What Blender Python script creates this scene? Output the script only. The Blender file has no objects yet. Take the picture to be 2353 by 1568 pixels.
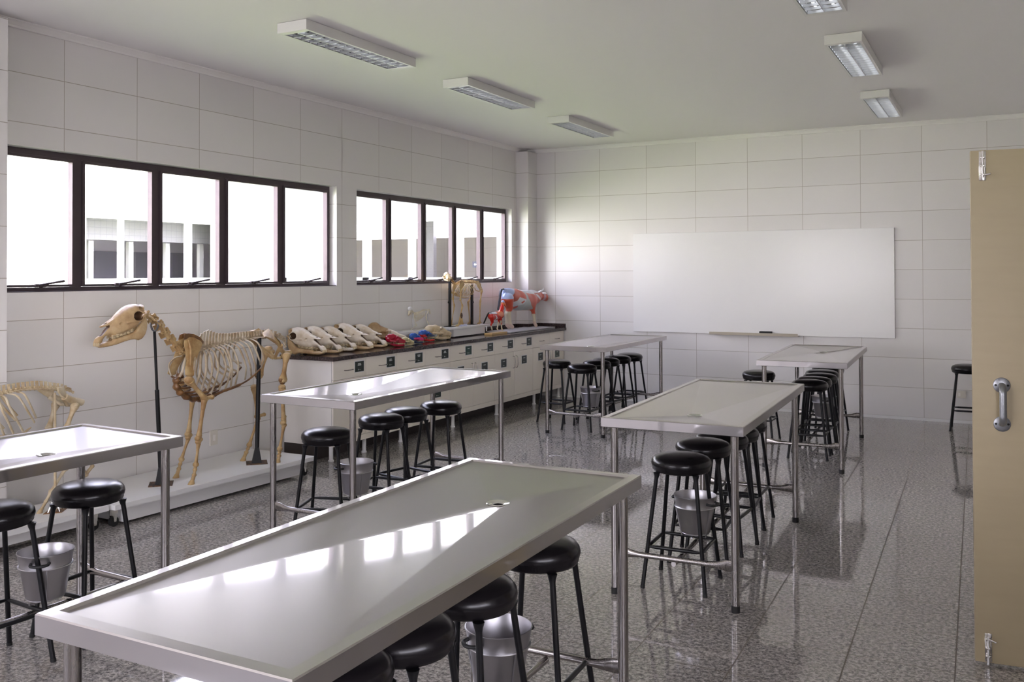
import bpy, bmesh, math, random
import numpy as np
from mathutils import Vector, Matrix
random.seed(7)
PI = math.pi
scene = bpy.context.scene
COL = scene.collection

# ---------------------------------------------------------------- camera
W, H = 2353, 1568
CX, CH, YAW, PITCH, ROLL, F, SX, SY = 5.4886, 1.5866, 0.4966, 0.0132, -0.0033, 2115.52, -24.24, -183.26
_fw = Vector((-math.sin(YAW)*math.cos(PITCH), math.cos(YAW)*math.cos(PITCH), math.sin(PITCH)))
_r = Vector((math.cos(YAW), math.sin(YAW), 0)); _u = _r.cross(_fw)
_r2 = _r*math.cos(ROLL) + _u*math.sin(ROLL); _u2 = -_r*math.sin(ROLL) + _u*math.cos(ROLL)
CAM = Vector((CX, 0, CH))
cd = bpy.data.cameras.new('camera'); cam = bpy.data.objects.new('camera', cd); COL.objects.link(cam)
cd.sensor_width = 36; cd.lens = F*36/W; cd.shift_x = -SX/W; cd.shift_y = SY/W
cd.clip_start = 0.05; cd.clip_end = 200
_m = Matrix((_r2, _u2, -_fw)).transposed().to_4x4(); _m.translation = CAM
cam.matrix_world = _m
scene.camera = cam

def on(px, py, ax, v):
    """point of the plane axis=v that the photograph shows at pixel px,py"""
    d = _fw*F + _r2*(px-W/2-SX) - _u2*(py-H/2-SY)
    i = 'xyz'.index(ax)
    return CAM + d*((v-CAM[i])/d[i])

# ---------------------------------------------------------------- world, sun, exposure
w = bpy.data.worlds.new('sky'); scene.world = w; w.use_nodes = True
nt = w.node_tree; nt.nodes.clear()
wo = nt.nodes.new('ShaderNodeOutputWorld'); bg = nt.nodes.new('ShaderNodeBackground')
tc = nt.nodes.new('ShaderNodeTexCoord'); sp = nt.nodes.new('ShaderNodeSeparateXYZ'); cr = nt.nodes.new('ShaderNodeValToRGB')
nt.links.new(tc.outputs['Generated'], sp.inputs[0]); nt.links.new(sp.outputs[2], cr.inputs[0])
cr.color_ramp.elements[0].position = 0.0; cr.color_ramp.elements[0].color = (0.99, 0.94, 1.0, 1)
cr.color_ramp.elements[1].position = 0.8; cr.color_ramp.elements[1].color = (0.68, 0.73, 1.0, 1)
nt.links.new(cr.outputs[0], bg.inputs[0]); bg.inputs[1].default_value = 7.0
nt.links.new(bg.outputs[0], wo.inputs[0])
sd = bpy.data.lights.new('sun', 'SUN'); sd.energy = 26; sd.angle = 0.02; sd.color = (1.0, 0.95, 0.87)
sun = bpy.data.objects.new('sun', sd); COL.objects.link(sun)
sun.rotation_euler = Vector((-0.75, -0.35, -0.95)).to_track_quat('-Z', 'Y').to_euler()
scene.view_settings.view_transform = 'Standard'; scene.view_settings.look = 'None'
scene.view_settings.exposure = 1.1; scene.view_settings.gamma = 1; scene.view_settings.use_curve_mapping = False

# ---------------------------------------------------------------- mesh helpers
def obj(name, bm, mat=None, parent=None, smooth=35, loc=None):
    me = bpy.data.meshes.new(name)
    if isinstance(bm, bmesh.types.BMesh):
        bmesh.ops.recalc_face_normals(bm, faces=bm.faces[:]); bm.to_mesh(me); bm.free()
    else:
        me = bm; me.name = name
    if smooth:
        me.polygons.foreach_set('use_smooth', [True]*len(me.polygons))
        try: me.set_sharp_from_angle(angle=math.radians(smooth))
        except Exception: pass
    if mat: me.materials.append(mat)
    o = bpy.data.objects.new(name, me); COL.objects.link(o)
    if parent: o.parent = parent
    if loc: o.location = loc
    return o
def thing(name, label, cat, loc=(0, 0, 0), rz=0, group=None):
    o = bpy.data.objects.new(name, None); COL.objects.link(o); o.location = loc; o.rotation_euler = (0, 0, rz)
    o.empty_display_size = 0.05
    return tag(o, label, cat, group)
def tag(o, label, cat, group=None):
    o['label'] = label; o['category'] = cat
    if group: o['group'] = group
    return o
def struct(name, bm, mat, parent=None, smooth=0):
    o = obj(name, bm, mat, parent, smooth)
    if not parent: o['kind'] = 'structure'
    return o
def dup(root, label=None, loc=None, rz=None, group=None):
    def cp(o, par):
        c = o.copy(); COL.objects.link(c)
        if par: c.parent = par
        for k in KIDS.get(o.name, []): cp(k, c)
        return c
    c = cp(root, None)
    if label: c['label'] = label
    if loc is not None: c.location = loc
    if rz is not None: c.rotation_euler = (0, 0, rz)
    if group: c['group'] = group
    return c
KIDS = {}
def index_kids():
    KIDS.clear()
    for o in COL.objects:
        if o.parent: KIDS.setdefault(o.parent.name, []).append(o)
def NB(): return bmesh.new()
def box(bm, x0, x1, y0, y1, z0, z1, M=None, bev=0):
    vs = [bm.verts.new((x, y, z)) for x in (x0, x1) for y in (y0, y1) for z in (z0, z1)]
    if M:
        for v in vs: v.co = M @ v.co
    fs = [bm.faces.new([vs[i] for i in q]) for q in ((0,1,3,2),(4,6,7,5),(0,4,5,1),(2,3,7,6),(0,2,6,4),(1,5,7,3))]
    if bev:
        es = list({e for f in fs for e in f.edges})
        bmesh.ops.bevel(bm, geom=es, offset=bev, segments=2, affect='EDGES', profile=0.5)
    return bm
def frame_of(d):
    d = Vector(d).normalized(); a = Vector((0, 0, 1)) if abs(d.z) < 0.95 else Vector((1, 0, 0))
    s = d.cross(a).normalized(); return s, s.cross(d).normalized()
def rings(bm, rs, cap=True, close=False):
    n = len(rs[0]); vv = [[bm.verts.new(p) for p in r] for r in rs]
    k = len(vv)
    for i in range(k if close else k-1):
        a, b = vv[i], vv[(i+1) % k]
        for j in range(n):
            bm.faces.new((a[j], a[(j+1) % n], b[(j+1) % n], b[j]))
    if cap and not close:
        bm.faces.new(vv[0]); bm.faces.new(vv[-1])
def tube(bm, pts, rad, n=10, flat=1.0, up=None, cap=True, close=False):
    """swept tube; rad number or list; flat scales second axis"""
    P = [Vector(p) for p in pts]; m = len(P)
    if not hasattr(rad, '__len__'): rad = [rad]*m
    rs = []; s = None
    for i in range(m):
        if close: t = P[(i+1) % m]-P[i-1]
        else: t = P[min(i+1, m-1)]-P[max(i-1, 0)]
        t.normalize()
        if s is None:
            if up is not None: s = t.cross(Vector(up)).normalized()
            else: s = frame_of(t)[0]
        else: s = (s - t*s.dot(t)).normalized()
        b = t.cross(s)
        rs.append([P[i] + s*math.cos(2*PI*k/n)*rad[i] + b*math.sin(2*PI*k/n)*rad[i]*flat for k in range(n)])
    rings(bm, rs, cap, close)
def cyl(bm, a, b, r0, r1=None, n=16): tube(bm, [a, b], [r0, r0 if r1 is None else r1], n)
def lathe(bm, prof, n=32, c=(0, 0, 0), cap=True, M=None):
    rs = [[Vector((c[0]+r*math.cos(2*PI*k/n), c[1]+r*math.sin(2*PI*k/n), c[2]+z)) for k in range(n)] for r, z in prof]
    if M: rs = [[M @ p for p in r] for r in rs]
    rings(bm, rs, cap)
def prism(bm, pts, lo, hi, ax='z'):
    """extrude polygon of 2-D points; ax is the extrusion axis"""
    def P(a, b, h): return {'z': (a, b, h), 'x': (h, a, b), 'y': (a, h, b)}[ax]
    A = [bm.verts.new(P(a, b, lo)) for a, b in pts]; B = [bm.verts.new(P(a, b, hi)) for a, b in pts]
    n = len(pts); bm.faces.new(A); bm.faces.new(B)
    for i in range(n): bm.faces.new((A[i], A[(i+1) % n], B[(i+1) % n], B[i]))
def curve(pts, n=8):
    """Catmull-Rom through points"""
    P = [Vector(p) for p in pts]; P = [P[0]*2-P[1]] + P + [P[-1]*2-P[-2]]; out = []
    for i in range(1, len(P)-2):
        for k in range(n):
            t = k/n; a, b, c, d = P[i-1], P[i], P[i+1], P[i+2]
            out.append(0.5*((2*b)+(c-a)*t+(2*a-5*b+4*c-d)*t*t+(3*b-a-3*c+d)*t**3))
    out.append(P[-2]); return out
def bead(bm, c, r, s=(1, 1, 1), n=10, M=None):
    rs = []
    for i in range(1, n):
        a = PI*i/n
        rs.append([Vector((c[0]+s[0]*r*math.sin(a)*math.cos(2*PI*k/n), c[1]+s[1]*r*math.sin(a)*math.sin(2*PI*k/n), c[2]+s[2]*r*math.cos(a))) for k in range(n)])
    rings(bm, rs)

# implicit solids -> mesh (surface nets)
def nets(fn, lo, hi, h):
    lo = np.array(lo, float); hi = np.array(hi, float)
    n = np.maximum(4, np.ceil((hi-lo)/h).astype(int)+1)
    ax = [lo[i]+h*np.arange(n[i]) for i in range(3)]
    X, Y, Z = np.meshgrid(*ax, indexing='ij'); D = fn(X, Y, Z)
    D[0] = D[-1] = abs(h); D[:, 0] = D[:, -1] = h; D[:, :, 0] = D[:, :, -1] = h
    c = [(i, j, k) for i in (0, 1) for j in (0, 1) for k in (0, 1)]
    sl = lambda o: D[o[0]:D.shape[0]-1+o[0], o[1]:D.shape[1]-1+o[1], o[2]:D.shape[2]-1+o[2]]
    S = np.stack([sl(o) for o in c]); ins = S < 0
    act = ins.any(0) & ~ins.all(0)
    idx = -np.ones(act.shape, int); cells = np.argwhere(act); idx[act] = np.arange(len(cells))
    acc = np.zeros((len(cells), 3)); cnt = np.zeros(len(cells)); V = S[:, act]
    for a in range(8):
        for b in range(a+1, 8):
            if sum(abs(np.array(c[a])-np.array(c[b]))) != 1: continue
            va, vb = V[a], V[b]; cross = (va < 0) != (vb < 0)
            t = np.where(cross, va/np.where(cross, va-vb, 1), 0)
            p = np.array(c[a])+t[:, None]*(np.array(c[b])-np.array(c[a]))
            acc[cross] += p[cross]; cnt[cross] += 1
    verts = lo+(cells+acc/cnt[:, None])*h
    faces = []
    I = D < 0
    for d in range(3):
        e = [0, 0, 0]; e[d] = 1
        a = I[:I.shape[0]-e[0], :I.shape[1]-e[1], :I.shape[2]-e[2]]; b = I[e[0]:, e[1]:, e[2]:]
        q = np.argwhere(a != b); u, v = [(1, 2), (2, 0), (0, 1)][d]
        q = q[(q[:, u] > 0) & (q[:, v] > 0)]
        du = np.zeros(3, int); dv = np.zeros(3, int); du[u] = 1; dv[v] = 1
        sh = np.array(act.shape); ok = (q < sh).all(1); q = q[ok]
        g = lambda r: idx[r[:, 0], r[:, 1], r[:, 2]]
        F4 = np.stack([g(q-du-dv), g(q-dv), g(q), g(q-du)], 1)
        fl = a[q[:, 0], q[:, 1], q[:, 2]]; F4[~fl] = F4[~fl][:, ::-1]
        faces.append(F4[(F4 >= 0).all(1)])
    faces = np.concatenate(faces)
    me = bpy.data.meshes.new('m'); me.from_pydata(verts.tolist(), [], faces.tolist()); me.update()
    return me
def smooth_mesh(me, it=2, f=0.5):
    bm = bmesh.new(); bm.from_mesh(me)
    for _ in range(it): bmesh.ops.smooth_vert(bm, verts=bm.verts, factor=f, use_axis_x=True, use_axis_y=True, use_axis_z=True)
    bm.to_mesh(me); bm.free(); return me
def s_cap(P, a, b, ra, rb):
    a = np.array(a, float); b = np.array(b, float); d = b-a; L = (d*d).sum()
    t = np.clip(((P[0]-a[0])*d[0]+(P[1]-a[1])*d[1]+(P[2]-a[2])*d[2])/L, 0, 1)
    return np.sqrt((P[0]-a[0]-t*d[0])**2+(P[1]-a[1]-t*d[1])**2+(P[2]-a[2]-t*d[2])**2)-(ra+(rb-ra)*t)
def s_ell(P, c, r):
    q = np.sqrt(((P[0]-c[0])/r[0])**2+((P[1]-c[1])/r[1])**2+((P[2]-c[2])/r[2])**2)
    return (q-1)*min(r)
def s_min(a, b, k=0.01):
    h = np.clip(0.5+0.5*(b-a)/k, 0, 1); return b*(1-h)+a*h-k*h*(1-h)
def poly2(Y, Z, pts):
    pts = np.array(pts, float); d = np.full(Y.shape, 1e9); ins = np.zeros(Y.shape, bool); n = len(pts)
    for i in range(n):
        a, b = pts[i], pts[(i+1) % n]; e = b-a; L = (e*e).sum()+1e-12
        t = np.clip(((Y-a[0])*e[0]+(Z-a[1])*e[1])/L, 0, 1)
        d = np.minimum(d, np.hypot(Y-a[0]-t*e[0], Z-a[1]-t*e[1]))
        c = ((a[1] > Z) != (b[1] > Z)) & (Y < (b[0]-a[0])*(Z-a[1])/(b[1]-a[1]+1e-12)+a[0]); ins ^= c
    return np.where(ins, -d, d)
def inflate(outline, wid, R, h, carve=(), extra=None, hole=(), post=None):
    """solid with given side outline (y,z); wid=[(y,half width)...]; carve=(fn,..) subtract"""
    o = np.array(outline); ws = np.array(sorted(wid)); wm = ws[:, 1].max()
    pad = 3*h
    def fn(X, Y, Z):
        Y2, Z2 = Y[0], Z[0]; d2 = poly2(Y2, Z2, o)
        for hp in hole: d2 = np.maximum(d2, -poly2(Y2, Z2, hp))
        q = np.clip(-d2/R, 0, 1); g = np.sqrt(np.clip(1-(1-q)**2, 0, 1))
        wd = np.interp(Y2, ws[:, 0], ws[:, 1])*g
        D = np.where(d2 < 0, np.abs(X)-wd[None], np.maximum(d2[None], np.abs(X)-wd[None]))
        if extra is not None: D = np.minimum(D, extra((X, Y, Z)))
        for c in carve: D = np.maximum(D, -c((X, Y, Z)))
        if post is not None: D = np.minimum(D, post((X, Y, Z)))
        return D
    m = nets(fn, (-wm-pad-0.02, o[:, 0].min()-pad, o[:, 1].min()-pad), (wm+pad+0.02, o[:, 0].max()+pad, o[:, 1].max()+pad), h)
    return smooth_mesh(m, 1, 0.4)

# ---------------------------------------------------------------- materials
def mat(name, col=(0.8, 0.8, 0.8), rough=0.5, metal=0, **kw):
    m = bpy.data.materials.new(name); m.use_nodes = True; b = m.node_tree.nodes['Principled BSDF']
    b.inputs['Base Color'].default_value = (*col, 1); b.inputs['Roughness'].default_value = rough; b.inputs['Metallic'].default_value = metal
    for k, v in kw.items():
        k = k.replace('_', ' ')
        b.inputs[k].default_value = v
    return m
class G:
    def __init__(s, m): s.m = m; s.t = m.node_tree; s.b = s.t.nodes['Principled BSDF']
    def n(s, ty, **kw):
        x = s.t.nodes.new(ty)
        for k, v in kw.items(): setattr(x, k, v)
        return x
    def l(s, a, b): s.t.links.new(a, b)
    def math(s, op, a, b=0.0, c=None):
        x = s.n('ShaderNodeMath', operation=op)
        for i, v in enumerate((a, b, c)):
            if v is None: continue
            if hasattr(v, 'links'): s.l(v, x.inputs[i])
            else: x.inputs[i].default_value = v
        return x.outputs[0]
    def mix(s, f, a, b):
        x = s.n('ShaderNodeMix', data_type='RGBA')
        for i, v in ((0, f), (6, a), (7, b)):
            if hasattr(v, 'links'): s.l(v, x.inputs[i])
            else: x.inputs[i].default_value = v if i == 0 else (*v, 1)
        return x.outputs[2]
    def pos(s):
        g = s.n('ShaderNodeTexCoord'); x = s.n('ShaderNodeSeparateXYZ'); s.l(g.outputs['Object'], x.inputs[0]); return g.outputs['Object'], x.outputs
    def noise(s, sc, det=3, rough=0.5, vec=None, scale3=None):
        x = s.n('ShaderNodeTexNoise'); x.inputs['Scale'].default_value = sc; x.inputs['Detail'].default_value = det; x.inputs['Roughness'].default_value = rough
        v = vec if vec is not None else s.n('ShaderNodeTexCoord').outputs['Object']
        if scale3:
            mp = s.n('ShaderNodeMapping'); mp.inputs['Scale'].default_value = scale3; s.l(v, mp.inputs[0]); v = mp.outputs[0]
        s.l(v, x.inputs['Vector']); return x.outputs[0]
    def ramp(s, f, stops):
        x = s.n('ShaderNodeValToRGB'); e = x.color_ramp.elements
        while len(e) < len(stops): e.new(0.5)
        for i, (p, c) in enumerate(stops): e[i].position = p; e[i].color = (*c, 1)
        s.l(f, x.inputs[0]); return x.outputs[0]
    def bump(s, h, st, dist=0.01):
        x = s.n('ShaderNodeBump'); x.inputs['Strength'].default_value = st; x.inputs['Distance'].default_value = dist
        s.l(h, x.inputs['Height']); s.l(x.outputs[0], s.b.inputs['Normal'])
def tile_mat(name, axis, u0, uw, z0, zh, col=(0.76, 0.735, 0.715), grout=(0.40, 0.36, 0.31), rough=0.28):
    m = mat(name, col, rough); g = G(m); _, x = g.pos()
    def line(c, o, wd):
        f = g.math('FRACT', g.math('DIVIDE', g.math('SUBTRACT', c, o-50*wd), wd))
        e = g.math('MINIMUM', f, g.math('SUBTRACT', 1.0, f)); return g.math('MULTIPLY', e, wd)
    a = x[1] if axis == 'y' else x[0]
    dmin = g.math('MINIMUM', line(a, u0, uw), line(x[2], z0, zh))
    k = g.math('LESS_THAN', dmin, 0.0022)
    # every tile a slightly different white
    cu = g.math('FLOOR', g.math('DIVIDE', g.math('SUBTRACT', a, u0-50*uw), uw)); cz = g.math('FLOOR', g.math('DIVIDE', g.math('SUBTRACT', x[2], z0-50*zh), zh))
    cb = g.n('ShaderNodeCombineXYZ'); g.l(cu, cb.inputs[0]); g.l(cz, cb.inputs[1])
    wn = g.n('ShaderNodeTexWhiteNoise'); g.l(cb.outputs[0], wn.inputs[0])
    c2 = tuple(v*0.94 for v in col)
    g.l(g.mix(k, g.mix(wn.outputs[0], col, c2), grout), g.b.inputs['Base Color'])
    g.bump(g.math('SMOOTH_MIN', g.math('MULTIPLY', dmin, 200), 1.0, 0.3), 0.25, 0.002)
    return m
TZ, TH = 0.0300, 0.3165
M_wl = tile_mat('tile_left_wall', 'y', 4.0054, 0.5901, TZ, TH)
M_wb = tile_mat('tile_back_wall', 'x', 0.4308, 0.6183, TZ, TH)
M_wc = tile_mat('tile_column', 'y', 3.0, 5.0, TZ-0.045, TH)
M_wc2 = tile_mat('tile_corner_column', 'x', -2.0, 9.0, TZ, TH)
M_ceil = mat('ceiling_paint', (0.80, 0.78, 0.765), 0.8)
M_corn = mat('cornice_plaster', (0.80, 0.78, 0.75), 0.6)
def floor_mat():
    m = mat('granite_floor', (0.4, 0.4, 0.4), 0.06, 0, IOR=1.62); g = G(m); v, x = g.pos()
    n1 = g.noise(56, 7, 0.73); n2 = g.noise(140, 3, 0.6); n3 = g.noise(7, 2)
    base = g.ramp(n1, [(0.33, (0.035, 0.033, 0.035)), (0.44, (0.14, 0.135, 0.135)), (0.53, (0.39, 0.365, 0.34)), (0.67, (0.66, 0.61, 0.575))])
    vor = g.n('ShaderNodeTexVoronoi'); vor.inputs['Scale'].default_value = 95; g.l(v, vor.inputs['Vector'])
    sp = g.math('LESS_THAN', vor.outputs['Distance'], 0.30)
    c = g.mix(g.math('MULTIPLY', sp, g.math('GREATER_THAN', n2, 0.52)), base, (0.03, 0.03, 0.035))
    c = g.mix(g.math('MULTIPLY', n3, 0.35), c, (0.38, 0.34, 0.31))
    a = -0.0195
    rot = lambda p, q, s: g.math('ADD', g.math('MULTIPLY', p, math.cos(a)), g.math('MULTIPLY', q, s*math.sin(a)))
    u = rot(x[0], x[1], -1); vv = rot(x[1], x[0], 1)
    def line(cc, o):
        f = g.math('FRACT', g.math('DIVIDE', g.math('SUBTRACT', cc, o-40.0), 0.4)); return g.math('MINIMUM', f, g.math('SUBTRACT', 1.0, f))
    ln = g.math('MINIMUM', line(u, 4.389*math.cos(a)-10.592*math.sin(a)), line(vv, 0.18+10.586))
    k = g.math('LESS_THAN', ln, 0.0065)
    g.l(g.mix(k, c, (0.10, 0.075, 0.055)), g.b.inputs['Base Color'])
    g.l(g.math('ADD', 0.045, g.math('MULTIPLY', k, 0.5)), g.b.inputs['Roughness'])
    return m
M_floor = floor_mat()
def steel(name, col=(0.62, 0.615, 0.61), r=0.26, axis=(3, 90, 90), sc=1.0, bp=0.012, mot=0.86, rn=1.0):
    m = mat(name, col, r, 1.0); g = G(m)
    s = g.noise(6*sc, 4, 0.6, scale3=axis); b = g.noise(2.3, 3)
    g.l(g.math('ADD', g.math('MULTIPLY', s, 0.06*rn), g.math('ADD', g.math('MULTIPLY', b, 0.08*rn), r-0.07*rn)), g.b.inputs['Roughness'])
    g.l(g.mix(b, col, tuple(v*mot for v in col)), g.b.inputs['Base Color'])
    if bp: g.bump(s, bp, 0.001)
    return m
M_top = steel('brushed_steel_top', (0.58, 0.555, 0.555), 0.28, (60, 3, 60), 1.0, 0, 0.97, 0.25)
def two_lobe(m, r2, f):
    t = m.node_tree; g = G(m); p2 = t.nodes.new('ShaderNodeBsdfAnisotropic'); mx = t.nodes.new('ShaderNodeMixShader'); out = [n for n in t.nodes if n.type == 'OUTPUT_MATERIAL'][0]
    p2.inputs['Roughness'].default_value = r2
    for l in list(t.links):
        if l.to_socket == g.b.inputs['Base Color']: t.links.new(l.from_socket, p2.inputs['Color'])
    mx.inputs[0].default_value = f
    t.links.new(g.b.outputs[0], mx.inputs[1]); t.links.new(p2.outputs[0], mx.inputs[2]); t.links.new(mx.outputs[0], out.inputs[0])
two_lobe(M_top, 0.05, 0.6)
M_leg = steel('brushed_steel_tube', (0.36, 0.335, 0.32), 0.27, (40, 40, 2))
M_alu = steel('aluminium_bucket', (0.52, 0.51, 0.53), 0.36, (30, 30, 2))
M_chrome = mat('polished_chrome', (0.75, 0.74, 0.72), 0.12, 1.0)
M_rub = mat('black_rubber', (0.012, 0.012, 0.012), 0.6)
M_vinyl = mat('black_vinyl_seat', (0.006, 0.005, 0.006), 0.26, 0, Specular_IOR_Level=0.32)
g = G(M_vinyl); g.bump(g.noise(160, 2), 0.06, 0.001)
M_blk = mat('black_painted_steel', (0.006, 0.006, 0.007), 0.3, 0, Specular_IOR_Level=0.35)
M_pole = mat('matt_black_post', (0.008, 0.008, 0.008), 0.45, 0, Specular_IOR_Level=0.3)
M_rust = mat('rusty_black_plate', (0.05, 0.03, 0.02), 0.6)
g = G(M_rust); g.l(g.ramp(g.noise(40, 3), [(0.4, (0.02, 0.015, 0.012)), (0.62, (0.16, 0.075, 0.03))]), g.b.inputs['Base Color'])
M_frame = mat('dark_bronze_aluminium', (0.085, 0.066, 0.074), 0.38, 0.6)
def glass_mat():
    m = bpy.data.materials.new('window_glass'); m.use_nodes = True; t = m.node_tree; t.nodes.clear()
    o = t.nodes.new('ShaderNodeOutputMaterial'); mx = t.nodes.new('ShaderNodeMixShader'); tr = t.nodes.new('ShaderNodeBsdfTransparent'); gl = t.nodes.new('ShaderNodeBsdfGlossy'); fr = t.nodes.new('ShaderNodeFresnel')
    tr.inputs[0].default_value = (0.95, 0.95, 0.97, 1); gl.inputs['Roughness'].default_value = 0.02; fr.inputs[0].default_value = 1.45
    ge = t.nodes.new('ShaderNodeNewGeometry'); mi = t.nodes.new('ShaderNodeMapRange'); mi.inputs[3].default_value = 1.45; mi.inputs[4].default_value = 1/1.45; t.links.new(ge.outputs['Backfacing'], mi.inputs[0]); t.links.new(mi.outputs[0], fr.inputs[0])
    t.links.new(fr.outputs[0], mx.inputs[0]); t.links.new(tr.outputs[0], mx.inputs[1]); t.links.new(gl.outputs[0], mx.inputs[2]); t.links.new(mx.outputs[0], o.inputs[0])
    return m
M_glass = glass_mat()
M_cab = mat('cream_laminate', (0.86, 0.80, 0.71), 0.35)
M_edge = mat('laminate_carcass', (0.84, 0.80, 0.75), 0.45)
M_gap = mat('dark_gap', (0.05, 0.04, 0.035), 0.8)
M_top2 = mat('brown_granite_top', (0.06, 0.045, 0.042), 0.10)
g = G(M_top2); g.l(g.ramp(g.noise(90, 4, 0.7), [(0.35, (0.012, 0.008, 0.008)), (0.55, (0.05, 0.032, 0.03)), (0.7, (0.15, 0.11, 0.10))]), g.b.inputs['Base Color'])
M_sign = mat('dark_green_sign', (0.016, 0.028, 0.024), 0.35)
M_green = mat('green_sign', (0.01, 0.05, 0.035), 0.35)
M_ink = mat('pale_print', (0.55, 0.58, 0.56), 0.5)
M_white = mat('white_paint', (0.78, 0.77, 0.76), 0.35)
M_board = mat('whiteboard', (0.80, 0.79, 0.775), 0.22)
M_tray = mat('beige_tray', (0.45, 0.40, 0.31), 0.5)
M_door = mat('cream_door', (0.43, 0.355, 0.22), 0.42)
g = G(M_door); g.l(g.mix(g.noise(5, 3, scale3=(1, 1, 6)), (0.44, 0.365, 0.23), (0.40, 0.33, 0.205)), g.b.inputs['Base Color'])
M_grey = mat('satin_grey_metal', (0.30, 0.31, 0.33), 0.35, 0.8)
M_lampbody = mat('lamp_housing', (0.72, 0.71, 0.68), 0.4)
M_mirror = mat('aluminium_reflector', (0.86, 0.87, 0.90), 0.10, 1.0)
M_blade = mat('louvre_blade', (0.55, 0.55, 0.56), 0.3, 1.0)
M_tube = mat('fluorescent_tube', (0.9, 0.9, 0.9), 0.3); M_tube.node_tree.nodes['Principled BSDF'].inputs['Emission Color'].default_value = (0.92, 0.96, 1, 1); M_tube.node_tree.nodes['Principled BSDF'].inputs['Emission Strength'].default_value = 0.9
def bone(name, a, b, c, rough=0.5, sc=9):
    m = mat(name, a, rough); g = G(m)
    n = g.noise(sc, 5, 0.62); n2 = g.noise(sc*5, 3, 0.6)
    k = g.ramp(n, [(0.32, c), (0.5, b), (0.66, a)])
    g.l(g.mix(g.math('MULTIPLY', n2, 0.35), k, tuple(v*0.72 for v in b)), g.b.inputs['Base Color'])
    g.bump(n2, 0.35, 0.004); return m
M_bone = bone('old_bone', (0.60, 0.45, 0.23), (0.46, 0.30, 0.13), (0.28, 0.14, 0.045))
M_bone2 = bone('pale_bone', (0.70, 0.62, 0.46), (0.58, 0.47, 0.30), (0.42, 0.29, 0.15))
M_rib = bone('grey_bone', (0.55, 0.48, 0.37), (0.46, 0.37, 0.25), (0.30, 0.19, 0.10))
M_cart = bone('brown_cartilage', (0.30, 0.15, 0.045), (0.15, 0.065, 0.02), (0.06, 0.028, 0.012), 0.4, 14)
M_skull = bone('white_skull_bone', (0.74, 0.69, 0.60), (0.68, 0.60, 0.48), (0.50, 0.38, 0.24), 0.42, 7)
M_skull2 = bone('tan_skull_bone', (0.58, 0.44, 0.25), (0.47, 0.32, 0.16), (0.28, 0.16, 0.07), 0.45, 7)
M_tooth = mat('tooth', (0.54, 0.43, 0.26), 0.3)
M_yellow = bone('yellowed_bone', (0.62, 0.58, 0.36), (0.55, 0.48, 0.27), (0.40, 0.30, 0.15), 0.4)
M_redp = mat('red_plastic', (0.30, 0.008, 0.025), 0.10)
M_pink = mat('pink_plastic', (0.60, 0.03, 0.16), 0.25)
M_blue = mat('blue_plastic', (0.02, 0.09, 0.38), 0.25)
M_navy = mat('navy_plastic', (0.015, 0.03, 0.09), 0.3)
M_red = mat('red_plastic_bright', (0.55, 0.012, 0.012), 0.3)
M_wood = mat('varnished_wood', (0.55, 0.36, 0.14), 0.35)
M_plate = mat('ivory_plastic', (0.70, 0.66, 0.58), 0.4)

# ---------------------------------------------------------------- room shell
YB, CEIL, XR, YF = 10.80, 3.20, 6.25, -1.8
CB = 3.155
W1 = (3.60, 6.875, 1.475, 2.415); W2 = (7.182, 10.405, 1.475, 2.412)
bm = NB(); TW = 0.22
ys = [YF, W1[0], W1[1], W2[0], W2[1], YB]
box(bm, -TW, 0, YF, YB, 0, 1.475); box(bm, -TW, 0, YF, YB, 2.4125, CEIL)
for i in range(0, 6, 2): box(bm, -TW, 0, ys[i], ys[i+1], 1.475, 2.4125)
struct('wall_left', bm, M_wl)
bm = NB(); box(bm, -TW, XR+0.2, YB, YB+0.2, 0, CEIL); struct('wall_back', bm, M_wb)
bm = NB(); box(bm, XR, XR+0.2, 4.35, YB, 0, CEIL); box(bm, XR, XR+0.2, YF, -1.5, 0, CEIL); box(bm, XR, XR+0.2, 1.9, 2.55, 0, CEIL); box(bm, XR, XR+0.2, -1.5, 1.9, 0, 0.9); box(bm, XR, XR+0.2, -1.5, 1.9, 2.3, CEIL); box(bm, XR, XR+0.2, 2.55, 4.35, 2.12, CEIL)
struct('wall_right', bm, M_wl)
bm = NB(); box(bm, 7.9, 8.1, 2.3, 6.5, 0, CEIL); box(bm, XR+0.2, 8.1, 2.1, 2.3, 0, CEIL); box(bm, XR+0.2, 8.1, 6.5, 6.7, 0, CEIL); box(bm, XR+0.2, 8.1, 2.1, 6.7, CEIL-.2, CEIL); box(bm, XR+0.2, 8.1, 2.1, 6.7, -0.15, 0)
struct('wall_sun_block', bm, M_wl)  # unseen enclosure added to block sun from the doorway
bm = NB(); box(bm, XR+0.2, XR+3.2, -2.4, 2.0, 2.75, 2.9); struct('ceiling_sun_block', bm, M_ceil)  # unseen slab added to keep sun out of the right window
bm = NB()
for a in (-1.48, -0.36, 0.76, 1.88): box(bm, XR+0.08, XR+0.12, a-0.02, a+0.02, 0.9, 2.3)
box(bm, XR+0.08, XR+0.12, -1.5, 1.9, 0.9, 0.94); box(bm, XR+0.08, XR+0.12, -1.5, 1.9, 2.26, 2.3)
struct('window_added_right', bm, M_frame)  # added window out of view, brings fill daylight from the right
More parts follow.
